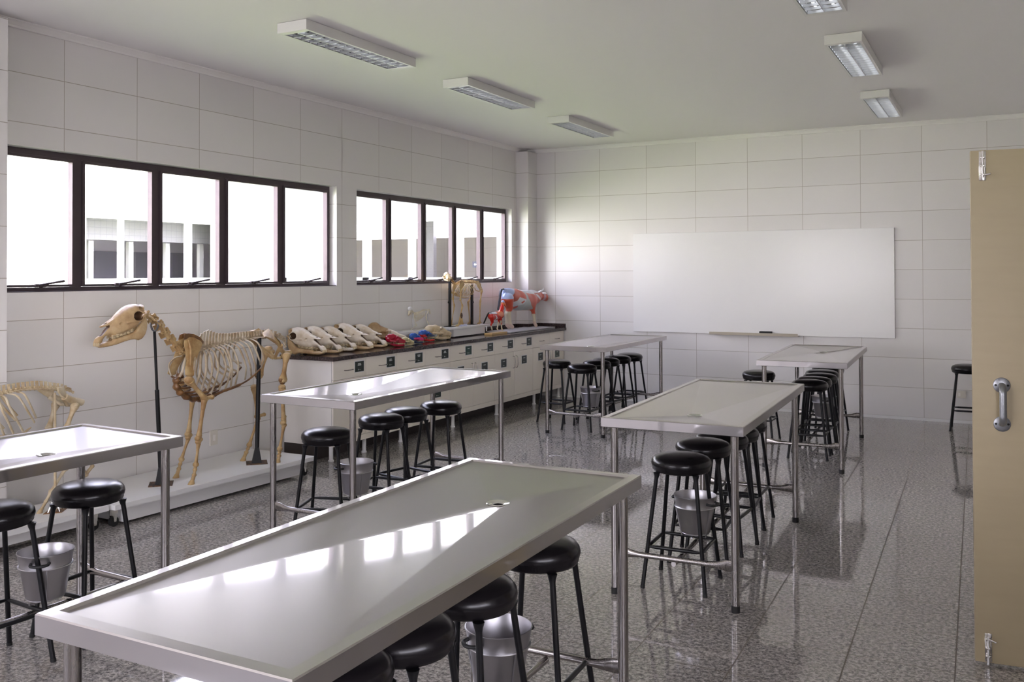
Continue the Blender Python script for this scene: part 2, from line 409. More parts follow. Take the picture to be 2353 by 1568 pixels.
# front wall, behind the camera, with a wide opening added to let in fill daylight
bm = NB(); FO = (0.6, 3.4, 1.0, 2.4)
box(bm, -TW, XR+0.2, YF-0.2, YF, 0, FO[2]); box(bm, -TW, XR+0.2, YF-0.2, YF, FO[3], CEIL); box(bm, -TW, FO[0], YF-0.2, YF, FO[2], FO[3]); box(bm, FO[1], XR+0.2, YF-0.2, YF, FO[2], FO[3])
struct('wall_front', bm, M_wb)
bm = NB(); box(bm, -TW, XR+0.2, YF-0.2, YB+0.2, -0.15, 0); struct('floor', bm, M_floor)
bm = NB(); box(bm, -TW, XR+0.2, YF-0.2, YB+0.2, CEIL, CEIL+0.2); struct('ceiling', bm, M_ceil)
# columns
bm = NB(); box(bm, 0, 0.17, 2.78, 3.495, 0, CB); struct('wall_column_near', bm, M_wc)
bm = NB(); box(bm, 0, 0.168, 10.54, YB, 0, CB); struct('wall_column_corner', bm, M_wc2)
# cornice: stepped plaster moulding
def cornice(bm, a, b, axis, sgn):
    prof = [(0, CB), (0.02, CB), (0.025, CB+0.012), (0.045, CB+0.03), (0.06, CB+0.038), (0.06, CEIL), (0, CEIL)]
    if axis == 'y': pts = [(x, z) for x, z in prof]; prism_pts(bm, [(x, z) for x, z in pts], a, b, 'y')
    else: prism_pts(bm, [(YB-x, z) for x, z in prof], a, b, 'x')
def prism_pts(bm, pts, lo, hi, ax): prism(bm, pts, lo, hi, ax)
bm = NB(); cornice(bm, YF, YB, 'y', 1); struct('trim_1', bm, M_corn)
bm = NB(); cornice(bm, 0.06, XR, 'x', 1); struct('trim_2', bm, M_corn)
bm = NB(); box(bm, 0.168, XR, YB-0.012, YB, 0, 0.03); struct('baseboard_back', bm, M_white)

# windows -------------------------------------------------------------
def window(name, op, mull, label=None):
    y0, y1, z0, z1 = op; xa, xb = -0.125, -0.085
    par = thing_struct(name)
    bm = NB(); f = 0.030
    box(bm, xa-0.01, xb, y0+0.002, y1-0.002, z0+0.002, z0+f); box(bm, xa-0.01, xb, y0+0.002, y1-0.002, z1-f-0.01, z1-0.003)
    box(bm, xa-0.01, xb, y0+0.002, y0+f, z0+f, z1-f-0.01); box(bm, xa-0.01, xb, y1-f, y1-0.002, z0+f, z1-f-0.01)
    for m in mull: box(bm, xa-0.01, xb, m-0.028, m+0.028, z0+f, z1-f-0.01)
    box(bm, xb, -0.004, y0+0.002, y1-0.002, z0+0.001, z0+0.005)
    obj('window_frame', bm, M_frame, par, 0)
    es = [y0+f] + [v for m in mull for v in (m-0.028, m+0.028)] + [y1-f]
    for i in range(0, len(es), 2):
        a, b = es[i]+0.002, es[i+1]-0.002; s = 0.020; zz0, zz1 = z0+f+0.001, z1-f-0.012
        bm = NB(); X0, X1 = xa+0.004, xb+0.012
        box(bm, X0, X1, a, b, zz0, zz0+s*0.8); box(bm, X0, X1, a, b, zz1-s, zz1); box(bm, X0, X1, a, a+s, zz0+s*0.8, zz1-s); box(bm, X0, X1, b-s, b, zz0+s*0.8, zz1-s)
        so = obj('sash', bm, M_frame, par, 0)
        bm = NB(); box(bm, X0+0.012, X0+0.017, a+s, b-s, zz0+s*0.8, zz1-s); obj('glass_pane', bm, M_glass, so, 0)
        bm = NB(); c = (a+b)/2
        box(bm, X1, X1+0.02, c-0.05, c+0.03, zz0, zz0+0.022, bev=0.003)
        tube(bm, [(X1+0.018, c-0.02, zz0+0.012), (X1+0.03, c+0.04, zz0+0.024), (X1+0.034, c+0.15, zz0+0.04)], [0.010, 0.007, 0.009], 8)
        bead(bm, (X1+0.018, c-0.01, zz0+0.01), 0.014, (1, 1.3, 1), 8)
        obj('window_latch', bm, M_frame, so)
    return par
def thing_struct(name):
    o = bpy.data.objects.new(name, None); COL.objects.link(o); o['kind'] = 'structure'; return o
window('window_1', W1, [4.173, 4.842, 5.517, 6.20])
window('window_2', W2, [7.817, 8.473, 9.117, 9.765])
bm = NB()
for a in (FO[0]+0.02, 1.53, 2.47, FO[1]-0.02): box(bm, a-0.02, a+0.02, YF-0.12, YF-0.08, FO[2], FO[3])
box(bm, FO[0], FO[1], YF-0.12, YF-0.08, FO[2], FO[2]+0.04); box(bm, FO[0], FO[1], YF-0.12, YF-0.08, FO[3]-0.04, FO[3])
struct('window_added_front', bm, M_frame)  # added window behind the camera, a source of fill daylight
def portal(loc, dirv, sx, sy):
    l = bpy.data.lights.new('window_portal', 'AREA'); l.shape = 'RECTANGLE'; l.size = sx; l.size_y = sy; l.cycles.is_portal = True
    o = bpy.data.objects.new('window_portal', l); COL.objects.link(o); o.location = loc
    o.rotation_euler = Vector(dirv).to_track_quat('-Z', 'Z').to_euler()
for op in (W1, W2): portal((-0.19, (op[0]+op[1])/2, (op[2]+op[3])/2), (1, 0, 0), op[1]-op[0], op[3]-op[2])
portal(((FO[0]+FO[1])/2, YF-0.15, (FO[2]+FO[3])/2), (0, 1, 0), FO[1]-FO[0], FO[3]-FO[2])

portal((XR+0.17, 0.2, 1.6), (-1, 0, 0), 3.4, 1.4)
# outside -------------------------------------------------------------
M_ext = mat('white_render', (0.80, 0.79, 0.76), 0.7)
M_grass = mat('lawn', (0.16, 0.30, 0.05), 0.9); g = G(M_grass); g.l(g.ramp(g.noise(30, 4), [(0.3, (0.17, 0.22, 0.08)), (0.7, (0.30, 0.36, 0.17))]), g.b.inputs['Base Color'])
M_corr = mat('corridor_wall', (0.78, 0.73, 0.82), 0.7)
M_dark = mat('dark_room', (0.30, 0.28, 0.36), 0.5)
M_mos = tile_mat('mosaic_cladding', 'x', 0, 0.105, 0, 0.105, (0.13, 0.125, 0.14), (0.09, 0.085, 0.10), 0.4)
M_mosy = tile_mat('mosaic_cladding_side', 'y', 0, 0.105, 0, 0.105, (0.26, 0.25, 0.27), (0.17, 0.16, 0.19), 0.4)
bm = NB(); box(bm, -40, -TW-0.0, -30, 45, -0.35, -0.05); tag(obj('lawn', bm, M_grass, None, 0), 'green courtyard lawn outside below the long windows', 'grass')['kind'] = 'stuff'
bm = NB(); box(bm, XR+0.2, 30, -30, 2.0, -0.35, -0.16); struct('floor_dark_added', bm, mat('dark_ground', (.07, .065, .065), .9))  # unseen dark ground added to cut light bounced into the right window
# wing across the courtyard, parallel to the window wall
fa = thing('courtyard_building', 'white courtyard wing with dark glazed strip seen through the left window', 'building')
XA = -6.0; ya = on(198, 600, 'x', XA).y; yb2 = on(503, 600, 'x', XA).y; za, zb = 1.46, 2.46
bm = NB(); box(bm, XA-0.2, XA, -6, ya, -0.05, 3.5); box(bm, XA-0.2, XA, yb2, 16, -0.05, 3.5); box(bm, XA-0.2, XA, ya, yb2, -0.05, za); box(bm, XA-0.2, XA, ya, yb2, zb, 3.5)
obj('outer_wall', bm, M_ext, fa, 0)
bm = NB(); box(bm, XA-2.6, XA-0.2, -6, 16, 3.3, 3.5); obj('roof_slab', bm, M_ext, fa, 0)
bm = NB(); box(bm, XA-2.6, XA-2.5, -6, 16, -0.05, 3.3); box(bm, XA-2.6, XA-0.2, 15.9, 16, -0.05, 3.3); obj('inner_wall', bm, M_corr, fa, 0)
bm = NB(); box(bm, XA-0.75, XA-0.6, ya-1, yb2+3.5, 2.12, 3.3); obj('tiled_beam', bm, M_mosy, fa, 0)
bm = NB()
for a, b in ((275, 282), (428, 438)):
    a = on(a, 600, 'x', XA).y; b = on(b, 600, 'x', XA).y; box(bm, XA-0.06, XA+0.03, a, b, za, zb-0.0)
box(bm, XA-0.06, XA+0.02, ya, yb2, za, za+0.07); box(bm, XA-0.06, XA+0.02, ya, yb2, zb-0.05, zb)
obj('white_frame', bm, M_white, fa, 0)
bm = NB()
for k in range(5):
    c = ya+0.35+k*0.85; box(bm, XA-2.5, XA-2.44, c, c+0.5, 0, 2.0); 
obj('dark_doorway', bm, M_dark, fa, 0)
bm = NB()
for k in range(4):
    c = ya+0.75+k*0.75; box(bm, XA-1.0, XA-0.93, c, c+0.09, -0.05, 2.12)
obj('inner_post', bm, M_white, fa, 0)
# wing closing the courtyard beyond the right window
fb = thing('courtyard_wing', 'white tiled courtyard wing with an open corridor seen through the right window', 'building')
YC = 12.0
xs = [on(p, 560, 'y', YC).x for p in (566, 575, 653, 657, 736, 747, 831, 846, 936, 948, 1046, 1059, 1149)]
zt = 2.44
bm = NB(); box(bm, -5.99, 8, YC, YC+0.2, 2.52, 3.4); box(bm, -5.99, 8, YC, YC+0.2, -0.05, 1.46)
box(bm, xs[12], 8, YC, YC+0.2, 1.46, 2.52); box(bm, -5.99, max(xs[0], -5.98), YC, YC+0.2, 1.46, 2.52); obj('outer_wall', bm, M_ext, fb, 0)
bm = NB()
for a, b in ((1, 0), (3, 2), (5, 4), (7, 6), (9, 8), (11, 10)):
    box(bm, xs[b], xs[a], YC+0.02, YC+0.10, 1.46, 2.52)
box(bm, xs[0], xs[12], YC-0.02, YC+0.06, 2.40, 2.53); box(bm, xs[0], xs[12], YC+0.02, YC+0.10, 1.46, 1.53)
obj('white_frame', bm, M_white, fb, 0)
bm = NB(); box(bm, -5.99, 8, YC+0.2, YC+2.2, 2.75, 2.9); obj('shading_roof', bm, M_ext, fb, 0)  # hidden slab added to keep the back wall in shade
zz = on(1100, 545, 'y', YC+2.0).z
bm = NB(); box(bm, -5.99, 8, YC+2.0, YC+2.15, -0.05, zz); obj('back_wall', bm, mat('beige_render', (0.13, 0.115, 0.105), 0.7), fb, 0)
p0 = on(870, 560, 'y', YC+1.7); p1 = on(1003, 560, 'y', YC+1.7)
bm = NB(); box(bm, on(975, 560, 'y', YC+1.6).x, p1.x, YC+1.6, YC+1.7, -0.05, 2.70); obj('tiled_pier', bm, M_mos, fb, 0)
q0 = on(1087, 615, 'y', YC+1.98); q1 = on(1098, 601, 'y', YC+1.98)
sg = obj('arrow_sign', box(NB(), q0.x, q1.x+0.03, YC+1.96, YC+1.985, q0.z, q1.z), M_navy, fb, 0)
bm = NB(); cx_, cz_ = (q0.x+q1.x+0.03)/2, (q0.z+q1.z)/2; s_ = (q1.z-q0.z)*0.3
prism(bm, [(cx_-s_, cz_), (cx_-s_*0.1, cz_+s_*0.8), (cx_-s_*0.1, cz_+s_*0.25), (cx_+s_, cz_+s_*0.25), (cx_+s_, cz_-s_*0.25), (cx_-s_*0.1, cz_-s_*0.25), (cx_-s_*0.1, cz_-s_*0.8)], YC+1.95, YC+1.96, 'y')
obj('arrow', bm, M_white, sg, 0)

# ---------------------------------------------------------------- stainless dissecting tables
TL, TWD, TZT = 1.8408, 0.6961, 0.8754
def make_table(name, label, fx, fy, ang, drain_far, group='stainless steel dissecting tables'):
    """origin at the far right corner on the floor"""
    t = thing(name, label, 'table', (fx, fy, 0), ang, group)
    x0, x1, y0, y1 = -TWD, 0.0, -TL, 0.0; dy = -0.42 if drain_far else -TL+0.46; dx = -TWD/2
    soft = fy < 4; zi, zd = TZT-0.006, TZT-(0.046 if soft else 0.034); bi, bo = 0.034, 0.016
    def loop(i, z, r=0.0): return [(x0+i, y0+i, z), (x1-i, y0+i, z), (x1-i, y1-i, z), (x0+i, y1-i, z)]
    bm = NB(); R = [loop(0.004, TZT-0.048), loop(0.0, TZT-0.046), loop(0.0, TZT-0.004), loop(0.003, TZT-0.0010), loop(bi-0.001, TZT), loop(bi+0.004, zi)]
    vv = [[bm.verts.new(p) for p in r] for r in R]
    for a, b in zip(vv, vv[1:]):
        for j in range(4): bm.faces.new((a[j], a[(j+1) % 4], b[(j+1) % 4], b[j]))
    # four panels falling to the drain collar, folded from one sheet
    n = 4; rd = 0.026; I = vv[-1]; o4 = loop(bi+0.004, zi); q4 = [(dx+sx*rd, dy+sy*rd) for sx, sy in ((-1, -1), (1, -1), (1, 1), (-1, 1))]
    for k in range(1, 2):
        f = 1.0; c = [bm.verts.new((o4[j][0]*(1-f)+q4[j][0]*f, o4[j][1]*(1-f)+q4[j][1]*f, zi-(zi-zd)*f**1.3)) for j in range(4)]
        for j in range(4): bm.faces.new((I[j], I[(j+1) % 4], c[(j+1) % 4], c[j]))
        I = c
    # underside
    u = [bm.verts.new(p) for p in loop(0.004, TZT-0.040)]
    for j in range(4): bm.faces.new((vv[0][j], vv[0][(j+1) % 4], u[(j+1) % 4], u[j]))
    b2 = [bm.verts.new((dx+sx*rd, dy+sy*rd, zd-0.008)) for sx, sy in ((-1, -1), (1, -1), (1, 1), (-1, 1))]
    for j in range(4): bm.faces.new((u[j], u[(j+1) % 4], b2[(j+1) % 4], b2[j])); bm.faces.new((b2[j], b2[(j+1) % 4], c[(j+1) % 4], c[j]))
    obj('tabletop', bm, M_top, t, 14 if soft else 1)
    bm = NB(); lathe(bm, [(0.020, -0.06), (0.020, -0.004), (0.040, 0.001), (0.038, 0.003), (0.022, 0.0), (0.017, -0.004), (0.017, -0.06)], 24, (dx, dy, zd), cap=False)
    dr = obj('drain', bm, M_chrome, t); bm = NB(); cyl(bm, (dx, dy, zd-0.055), (dx, dy, zd-0.045), 0.0165); obj('drain_hole', bm, M_rub, dr)
    q = 0.0521; L = [(x0+q, y0+q), (x1-q, y0+q), (x1-q, y1-q), (x0+q, y1-q)]
    for lx, ly in L:
        bm = NB(); lathe(bm, [(0.0185, 0.02), (0.0185, TZT-0.056), (0.026, TZT-0.052), (0.026, TZT-0.044)], 24, (lx, ly, 0)); lg = obj('leg', bm, M_leg, t)
        bm = NB(); lathe(bm, [(0.0205, 0.0), (0.0205, 0.03), (0.0185, 0.032)], 20, (lx, ly, 0)); obj('rubber_foot', bm, M_rub, lg)
    for yy in (y0+q, y1-q):
        a, b = x0+q+0.017, x1-q-0.017; pts = []; 
        bm = NB(); rs = []
        for i, (tt, ww, hh) in enumerate([(0, .006, .027), (.05, .008, .026), (.13, .012, .018), (.2, .0135, .0135), (.8, .0135, .0135), (.87, .012, .018), (.95, .008, .026), (1, .006, .027)]):
            x = a+(b-a)*tt; sag = 0.0 if 0.1 < tt < .9 else 0.004
            rs.append([Vector((x, yy+math.cos(2*PI*k/14)*ww, 0.207+sag+math.sin(2*PI*k/14)*hh)) for k in range(14)])
        rings(bm, rs); obj('end_rail', bm, M_leg, t)
    bm = NB(); cyl(bm, (dx, y0+q+0.002, 0.182), (dx, y1-q-0.002, 0.182), 0.0120); obj('long_rail', bm, M_leg, t)
    # wire holder that carries the bucket under the drain
    bm = NB(); rr = 0.104
    tube(bm, [(dx+rr*math.cos(2*PI*k/32), dy+rr*math.sin(2*PI*k/32), 0.372) for k in range(32)], 0.0035, 6, close=True)
    rb = 0.070
    tube(bm, [(dx+rb*math.cos(2*PI*k/32), dy+rb*math.sin(2*PI*k/32), 0.236) for k in range(32)], 0.003, 6, close=True)
    for k in range(3):
        a = PI/2+2*PI*k/3; tube(bm, [(dx+rr*math.cos(a), dy+rr*math.sin(a), 0.372), (dx+rb*1.02*math.cos(a), dy+rb*1.02*math.sin(a), 0.22)], 0.0032, 6)
    box(bm, dx-0.004, dx+0.004, dy-0.072, dy+0.072, 0.218, 0.225)
    obj('bucket_holder', bm, M_alu, t)
    return t
make_table('steel_table', 'stainless steel drain table cut off by the left edge, in front of the smaller skeleton', 2.3125, 2.9083, -0.0396, True)
make_table('steel_table', 'middle left stainless steel table in front of the cream cabinets', 2.3315, 5.9601, -0.0041, False)
make_table('steel_table', 'largest stainless steel table in the foreground with white window reflections', 4.3714, 3.0907, 0.0113, True)
make_table('steel_table', 'middle right stainless steel table with a dull grey top and near drain', 4.3795, 6.1065, 0.0334, False)
make_table('steel_table', 'far left stainless steel table standing between cabinet end and whiteboard', 2.1613, 10.0582, 0.0021, False)
make_table('steel_table', 'far right stainless steel table below the right end of the whiteboard', 4.3548, 9.4663, 0.0397, True)

# ---------------------------------------------------------------- stools
def make_stool(label):
    t = thing('lab_stool', label, 'stool', group='black padded lab stools')
    bm = NB(); lathe(bm, [(0.02, 0.572), (0.128, 0.572), (0.140, 0.576), (0.147, 0.586), (0.147, 0.594), (0.1505, 0.600), (0.153, 0.612), (0.150, 0.628), (0.138, 0.643), (0.115, 0.653), (0.08, 0.659), (0.04, 0.662), (0.004, 0.663)], 44)
    obj('seat', bm, M_vinyl, t, 60)
    ft, tp = 0.158, 0.100; zs = 0.206; k = (0.575-zs)/0.575; cs = tp+(ft-tp)*k
    for sx, sy in ((-1, -1), (1, -1), (1, 1), (-1, 1)):
        bm = NB(); tube(bm, [(sx*ft, sy*ft, 0.012), (sx*(tp+.002), sy*(tp+.002), 0.545), (sx*tp, sy*tp, 0.556), (sx*tp, sy*tp, 0.574)], [0.0105, 0.0105, 0.013, 0.018], 12)
        lg = obj('leg', bm, M_blk, t, 50)
        bm = NB(); tube(bm, [(sx*(ft+.0012), sy*(ft+.0012), 0.0), (sx*ft, sy*ft, 0.014)], 0.0118, 12); obj('foot_cap', bm, M_rub, lg)
    c = [(-cs, -cs), (cs, -cs), (cs, cs), (-cs, cs)]
    for i in range(4):
        a, b = Vector((*c[i], zs)), Vector((*c[(i+1) % 4], zs)); d = (b-a).normalized()
        bm = NB(); tube(bm, [a, a+d*0.02, a+d*0.045, b-d*0.045, b-d*0.02, b], [0.005, 0.007, 0.0095, 0.0095, 0.007, 0.005], 10)
        obj('footrest', bm, M_blk, t, 50)
    return t
STOOLS = [
 ('stool under the left-edge table, standing right of its bucket', 1.893, 2.751, 0.05),
 ('stool cut off by the left edge, in front of the leftmost bucket', 1.891, 2.311, -0.06),
 ('stool left of the bucket under the middle left table, nearest its front end', 1.921, 4.374, 0.35),
 ('stool just right of the bucket under the middle left table', 1.884, 4.979, 0.10),
 ('stool under the middle left table, third from its near end', 1.858, 5.301, -0.22),
 ('rightmost stool under the middle left table, beneath its far end', 1.899, 5.690, 0.12),
 ('stool at the far end of the foreground table, showing most of its legs', 4.049, 2.912, 0.04),
 ('foreground stool whose legs frame the nearest bucket', 4.050, 2.432, -0.03),
 ('foreground stool left of the nearest bucket, half under the table', 4.052, 2.067, 0.06),
 ('stool at the bottom edge of the photo, only a sliver of seat showing', 4.044, 1.789, 0.0),
 ('front stool under the middle right table, bucket behind its legs', 4.042, 4.598, 0.035),
 ('stool second in the middle right row, overlapping the front one', 4.024, 5.054, 0.08),
 ('third stool back in the row under the middle right table', 4.054, 5.327, -0.04),
 ('fourth stool back in the row under the middle right table', 4.055, 5.587, 0.09),
 ('last stool of the middle right row, under the table far end', 4.025, 5.935, 0.02),
 ('stool standing apart before the cabinets, left of the far left table', 1.288, 8.995, 0.0),
 ('front stool of the row under the far left table, bucket behind it', 1.728, 8.658, 0.02),
 ('second stool in the row under the far left table, behind the table leg', 1.703, 9.107, 0.06),
 ('third stool in the row under the far left table', 1.682, 9.420, -0.05),
 ('fourth stool in the row under the far left table', 1.686, 9.758, 0.04),
 ('farthest stool of the row under the far left table', 1.703, 10.087, -0.03),
 ('lone stool left of the far right table, seat level with its top edge', 3.463, 8.856, 0.0),
 ('front stool of the crowded row under the far right table', 4.032, 8.266, 0.03),
 ('second stool in the crowded row under the far right table', 4.024, 8.520, -0.02),
 ('third stool in the crowded row under the far right table', 4.023, 8.840, 0.05),
 ('fourth stool in the crowded row under the far right table', 3.987, 9.160, 0.0),
 ('farthest stool of the row under the far right table', 3.967, 9.639, -0.04),
 ('stool half hidden by the cream door, near the back wall', 5.193, 10.352, 0.0)]
s0 = make_stool('black padded ' + STOOLS[0][0]); index_kids()
for i, (lb, x, y, a) in enumerate(STOOLS):
    if i == 0: s0.location = (x, y, 0); s0.rotation_euler = (0, 0, a)
    else: dup(s0, 'black padded ' + lb, (x, y, 0), a)

# ---------------------------------------------------------------- buckets
def make_bucket(label):
    t = thing('metal_bucket', label, 'bucket', group='aluminium buckets under the tables')
    z0 = 0.2395; zt = 0.430
    bm = NB(); lathe(bm, [(0.002, z0), (0.074, z0), (0.077, z0+0.004), (0.0985, z0+0.128), (0.1015, z0+0.132), (0.1005, z0+0.137), (0.109, zt-0.006), (0.1115, zt-0.003), (0.1115, zt), (0.1085, zt+0.001), (0.1065, zt-0.004), (0.0985, z0+0.135), (0.075, z0+0.005), (0.002, z0+0.004)], 48, cap=False)
    obj('pail', bm, M_alu, t, 40)
    for s in (-1, 1):
        bm = NB(); tube(bm, curve([(0.03*s*0+(-0.035), s*0.100, zt-0.028), (-0.03, s*0.125, zt-0.030), (0, s*0.138, zt-0.031), (0.03, s*0.125, zt-0.030), (0.035, s*0.100, zt-0.028)], 6), 0.0065, 8)
        h = obj('side_handle', bm, M_rub, t)
        bm = NB(); bead(bm, (-0.034, s*0.104, zt-0.028), 0.005, n=6); bead(bm, (0.034, s*0.104, zt-0.028), 0.005, n=6); obj('rivet', bm, M_chrome, h)
    return t
BK = [('aluminium bucket hanging under the left-edge table', 2.3125, 2.9083, -0.0396, True, 0.75),
      ('aluminium bucket with black side handle under the middle left table', 2.3315, 5.9601, -0.0041, False, -0.45),
      ('nearest aluminium bucket, between stool legs under the foreground table', 4.3714, 3.0907, 0.0113, True, -0.35),
      ('aluminium bucket behind the front stool under the middle right table', 4.3795, 6.1065, 0.0334, False, 1.2),
      ('aluminium bucket behind stool legs under the far left table', 2.1613, 10.0582, 0.0021, False, 0.9),
      ('aluminium bucket glimpsed through the crowded stools under the far right table', 4.3548, 9.4663, 0.0397, True, 0.3)]
b0 = make_bucket(BK[0][0]); index_kids()
for i, (lb, fx, fy, a, far, rz) in enumerate(BK):
    lx, ly = -TWD/2, (-0.42 if far else -TL+0.46)
    p = (fx+lx*math.cos(a)-ly*math.sin(a), fy+lx*math.sin(a)+ly*math.cos(a), 0)
    if i == 0: b0.location = p; b0.rotation_euler = (0, 0, rz)
    else: dup(b0, lb, p, rz)

# ---------------------------------------------------------------- cabinets and counter
XF = 0.555; CT = 0.890
divs = [on(px, 700, 'x', XF).y for px in (765.3, 840.9, 911.5, 974.8, 1033.8, 1086.8, 1136, 1181.5, 1223.6, 1262.5, 1298)]
divs[-1] = min(divs[-1], 10.775)
ZD, ZB = 0.688, 0.182
CLAB = ['near end of the row, below the white skulls', 'second from the near end, below the coloured skulls', 'in the middle of the row, below the wheeled skeleton stand', 'fourth along, below the muscle models', 'at the corner end by the back wall']
def sign(par, y, z, wy, hz, green=False, rows=1, rnd=None):
    bm = NB(); box(bm, XF+0.0005, XF+0.0015, y-wy/2-0.008, y+wy/2+0.008, z-hz/2-0.008, z+hz/2+0.008); bk = obj('label_card', bm, M_white, par, 0)
    bm = NB(); box(bm, XF+0.0015, XF+0.0028, y-wy/2, y+wy/2, z-hz/2, z+hz/2); obj('label_face', bm, M_green if green else M_sign, bk, 0)
    bm = NB(); rnd = rnd or random
    for k in range(rows):
        zz = z+hz*0.16-k*hz*0.13+(0 if rows == 1 else hz*0.06); ln = rnd.uniform(0.30, 0.46)*wy; a = y-ln/2
        while a < y+ln/2-0.004:
            b = min(a+0.0065, y+ln/2); box(bm, XF+0.0028, XF+0.0034, a, b, zz, zz+0.0095); a = b+0.002
    box(bm, XF+0.0028, XF+0.0034, y-wy*0.16, y-wy*0.09, z-hz*0.36, z-hz*0.22)
    for q in range(3): box(bm, XF+0.0028, XF+0.0034, y-wy*0.04+q*wy*0.07, y+q*wy*0.07, z-hz*0.33, z-hz*0.29)
    obj('lettering', bm, M_ink, bk, 0)
def handle(par, y0, z0, y1, z1, out=0.024):
    bm = NB(); a = Vector((XF, y0, z0)); b = Vector((XF, y1, z1)); o = Vector((out, 0, 0)); d = (b-a)
    tube(bm, curve([a, a+o*0.75+d*0.03, a+o+d*0.25, b+o-d*0.25, b+o*0.75-d*0.03, b], 4), 0.0036, 8); obj('handle', bm, M_leg, par)
rs_ = random.Random(3)
for u in range(5):
    ya_, yb_, ym = divs[2*u], divs[2*u+2], divs[2*u+1]
    t = thing('base_cabinet', 'cream laminate base cabinet ' + CLAB[u], 'cabinet', (0, 0, 0), 0, 'cream base cabinets under the long counter')
    bm = NB(); g_ = 0.0008
    box(bm, 0.02 if u < 4 else 0.18, XF-0.019, ya_+g_, yb_-g_, 0.132, 0.853); obj('carcass', bm, M_edge, t, 0)
    bm = NB(); box(bm, XF-0.018, XF, ya_+0.001, yb_-0.001, 0.132, ZB-0.003, bev=0.001); obj('bottom_rail', bm, M_cab, t, 0)
    bm = NB(); box(bm, XF-0.019, XF-0.0165, ya_+0.002, yb_-0.002, ZB-0.003, 0.852); obj('shadow_gap', bm, M_gap, t, 0)
    for c, (a, b) in enumerate(((ya_, ym), (ym, yb_))):
        n = 2*u+c
        bm = NB(); box(bm, XF-0.0165, XF, a+0.0015, b-0.0015, ZD+0.0015, 0.850, bev=0.001); d = obj('drawer', bm, M_cab, t, 0)
        w_ = b-a; yc = a+w_*0.47 if n < 8 else (a+b)/2
        hw = 0.055
        hy = {0: .45, 1: .52, 2: .53, 3: .52}.get(n, 0.5)
        yc = a+w_*hy
        handle(d, yc-hw, 0.762, yc+hw, 0.762)
        if n < 8:
            sign(d, b-0.098, 0.778, 0.124, 0.090, n == 4, 2 if n < 4 else 1, rs_)
        bm = NB(); box(bm, XF-0.0165, XF, a+0.0015, b-0.0015, ZB, ZD-0.0015, bev=0.001); d = obj('door', bm, M_cab, t, 0)
        if n >= 4:
            hy = b-0.035 if c == 0 else a+0.035
            handle(d, hy, 0.50, hy, 0.635, 0.028)
            sy = a+w_*(0.45 if c == 0 else 0.52); sign(d, sy, 0.575, 0.124, 0.090, False, 1, rs_)
        elif n == 3:
            sign(d, on(1005, 900, 'x', XF).y, on(1005, 903, 'x', XF).z, 0.124, 0.090, False, 1, rs_)
    for fy in (ya_+0.14, ) if u else (ya_+0.04, ya_+0.5):
        bm = NB(); lathe(bm, [(0.024, 0.0), (0.024, 0.012), (0.018, 0.016), (0.018, 0.132)], 16, (0.50, fy, 0)); obj('foot', bm, M_white, t)
    if u == 4:
        bm = NB(); lathe(bm, [(0.024, 0.0), (0.024, 0.012), (0.018, 0.016), (0.018, 0.132)], 16, (0.50, yb_-0.06, 0)); obj('foot', bm, M_white, t)
bm = NB(); box(bm, 0.002, 0.34, divs[0]+0.02, 10.53, 0, 0.130)
tag(obj('cabinet_plinth', bm, mat('dark_plinth', (0.045, 0.035, 0.03), 0.5), None, 0), 'dark brown recessed plinth below the cream cabinets', 'plinth')
yc0 = divs[0]-0.035
bm = NB(); prism(bm, [(0.001, yc0), (0.583, yc0), (0.583, YB-0.002), (0.1695, YB-0.002), (0.1695, 10.538), (0.001, 10.538)], 0.8545, CT, 'z')
ct = obj('counter_top', bm, M_top2, None, 0); tag(ct, 'long polished brown granite counter top on the cream cabinets', 'countertop')
bm = NB(); box(bm, 0.001, 0.018, yc0+0.3, 10.52, CT, CT+0.05); box(bm, 0.17, 0.575, YB-0.02, YB-0.002, CT, CT+0.05); box(bm, 0.17, 0.19, 10.53, YB-0.02, CT, CT+0.05); box(bm, 0.018, 0.19, 10.52, 10.536, CT, CT+0.05)
obj('backsplash', bm, M_top2, ct, 0)

# ---------------------------------------------------------------- whiteboard, door, sockets
wb = thing('whiteboard', 'large blank frameless whiteboard on the tiled back wall', 'whiteboard', (0, 0, 0))
bm = NB(); box(bm, 1.50, 4.482, YB-0.028, YB-0.001, 0.868, 2.07, bev=0.002); obj('writing_surface', bm, M_board, wb, 0)
bm = NB(); box(bm, 2.468, 3.478, YB-0.095, YB-0.029, 0.862, 0.872); box(bm, 2.468, 3.478, YB-0.099, YB-0.095, 0.862, 0.893); obj('pen_tray', bm, M_tray, wb, 0)
bm = NB(); box(bm, 3.045, 3.185, YB-0.085, YB-0.04, 0.8725, 0.912, bev=0.004)
er = obj('board_eraser', bm, M_rub, None, 0); tag(er, 'black board eraser lying on the whiteboard tray', 'eraser')
dt = thing('door_1', 'cream flush door leaf standing open at the right edge', 'door', (5.385, 4.205, 0), math.atan2(0.032, 0.186)*0.6); del dt['label']; del dt['category']; dt['kind'] = 'structure'
bm = NB(); box(bm, 0, 0.84, 0, 0.035, 0.012, 2.08, bev=0.001); obj('door_leaf', bm, M_door, dt, 0)
def dloc(px, py): # local x,z on the door face
    p = on(px, py, 'y', 4.21); return p.x-5.385, p.z
hx, hz0 = dloc(2302, 886); _, hz1 = dloc(2303, 975)
h = None
bm = NB()
for zc, s in ((hz0, 1), (hz1, -1)):
    lathe(bm, [(0.0, -0.001), (0.031, -0.001), (0.031, 0.004), (0.028, 0.006), (0.0, 0.006)], 28, cap=False, M=Matrix.Translation((hx, 0, zc)) @ Matrix.Rotation(PI/2, 4, 'X') )
pl = obj('handle_rose', bm, M_grey, dt)
bm = NB()
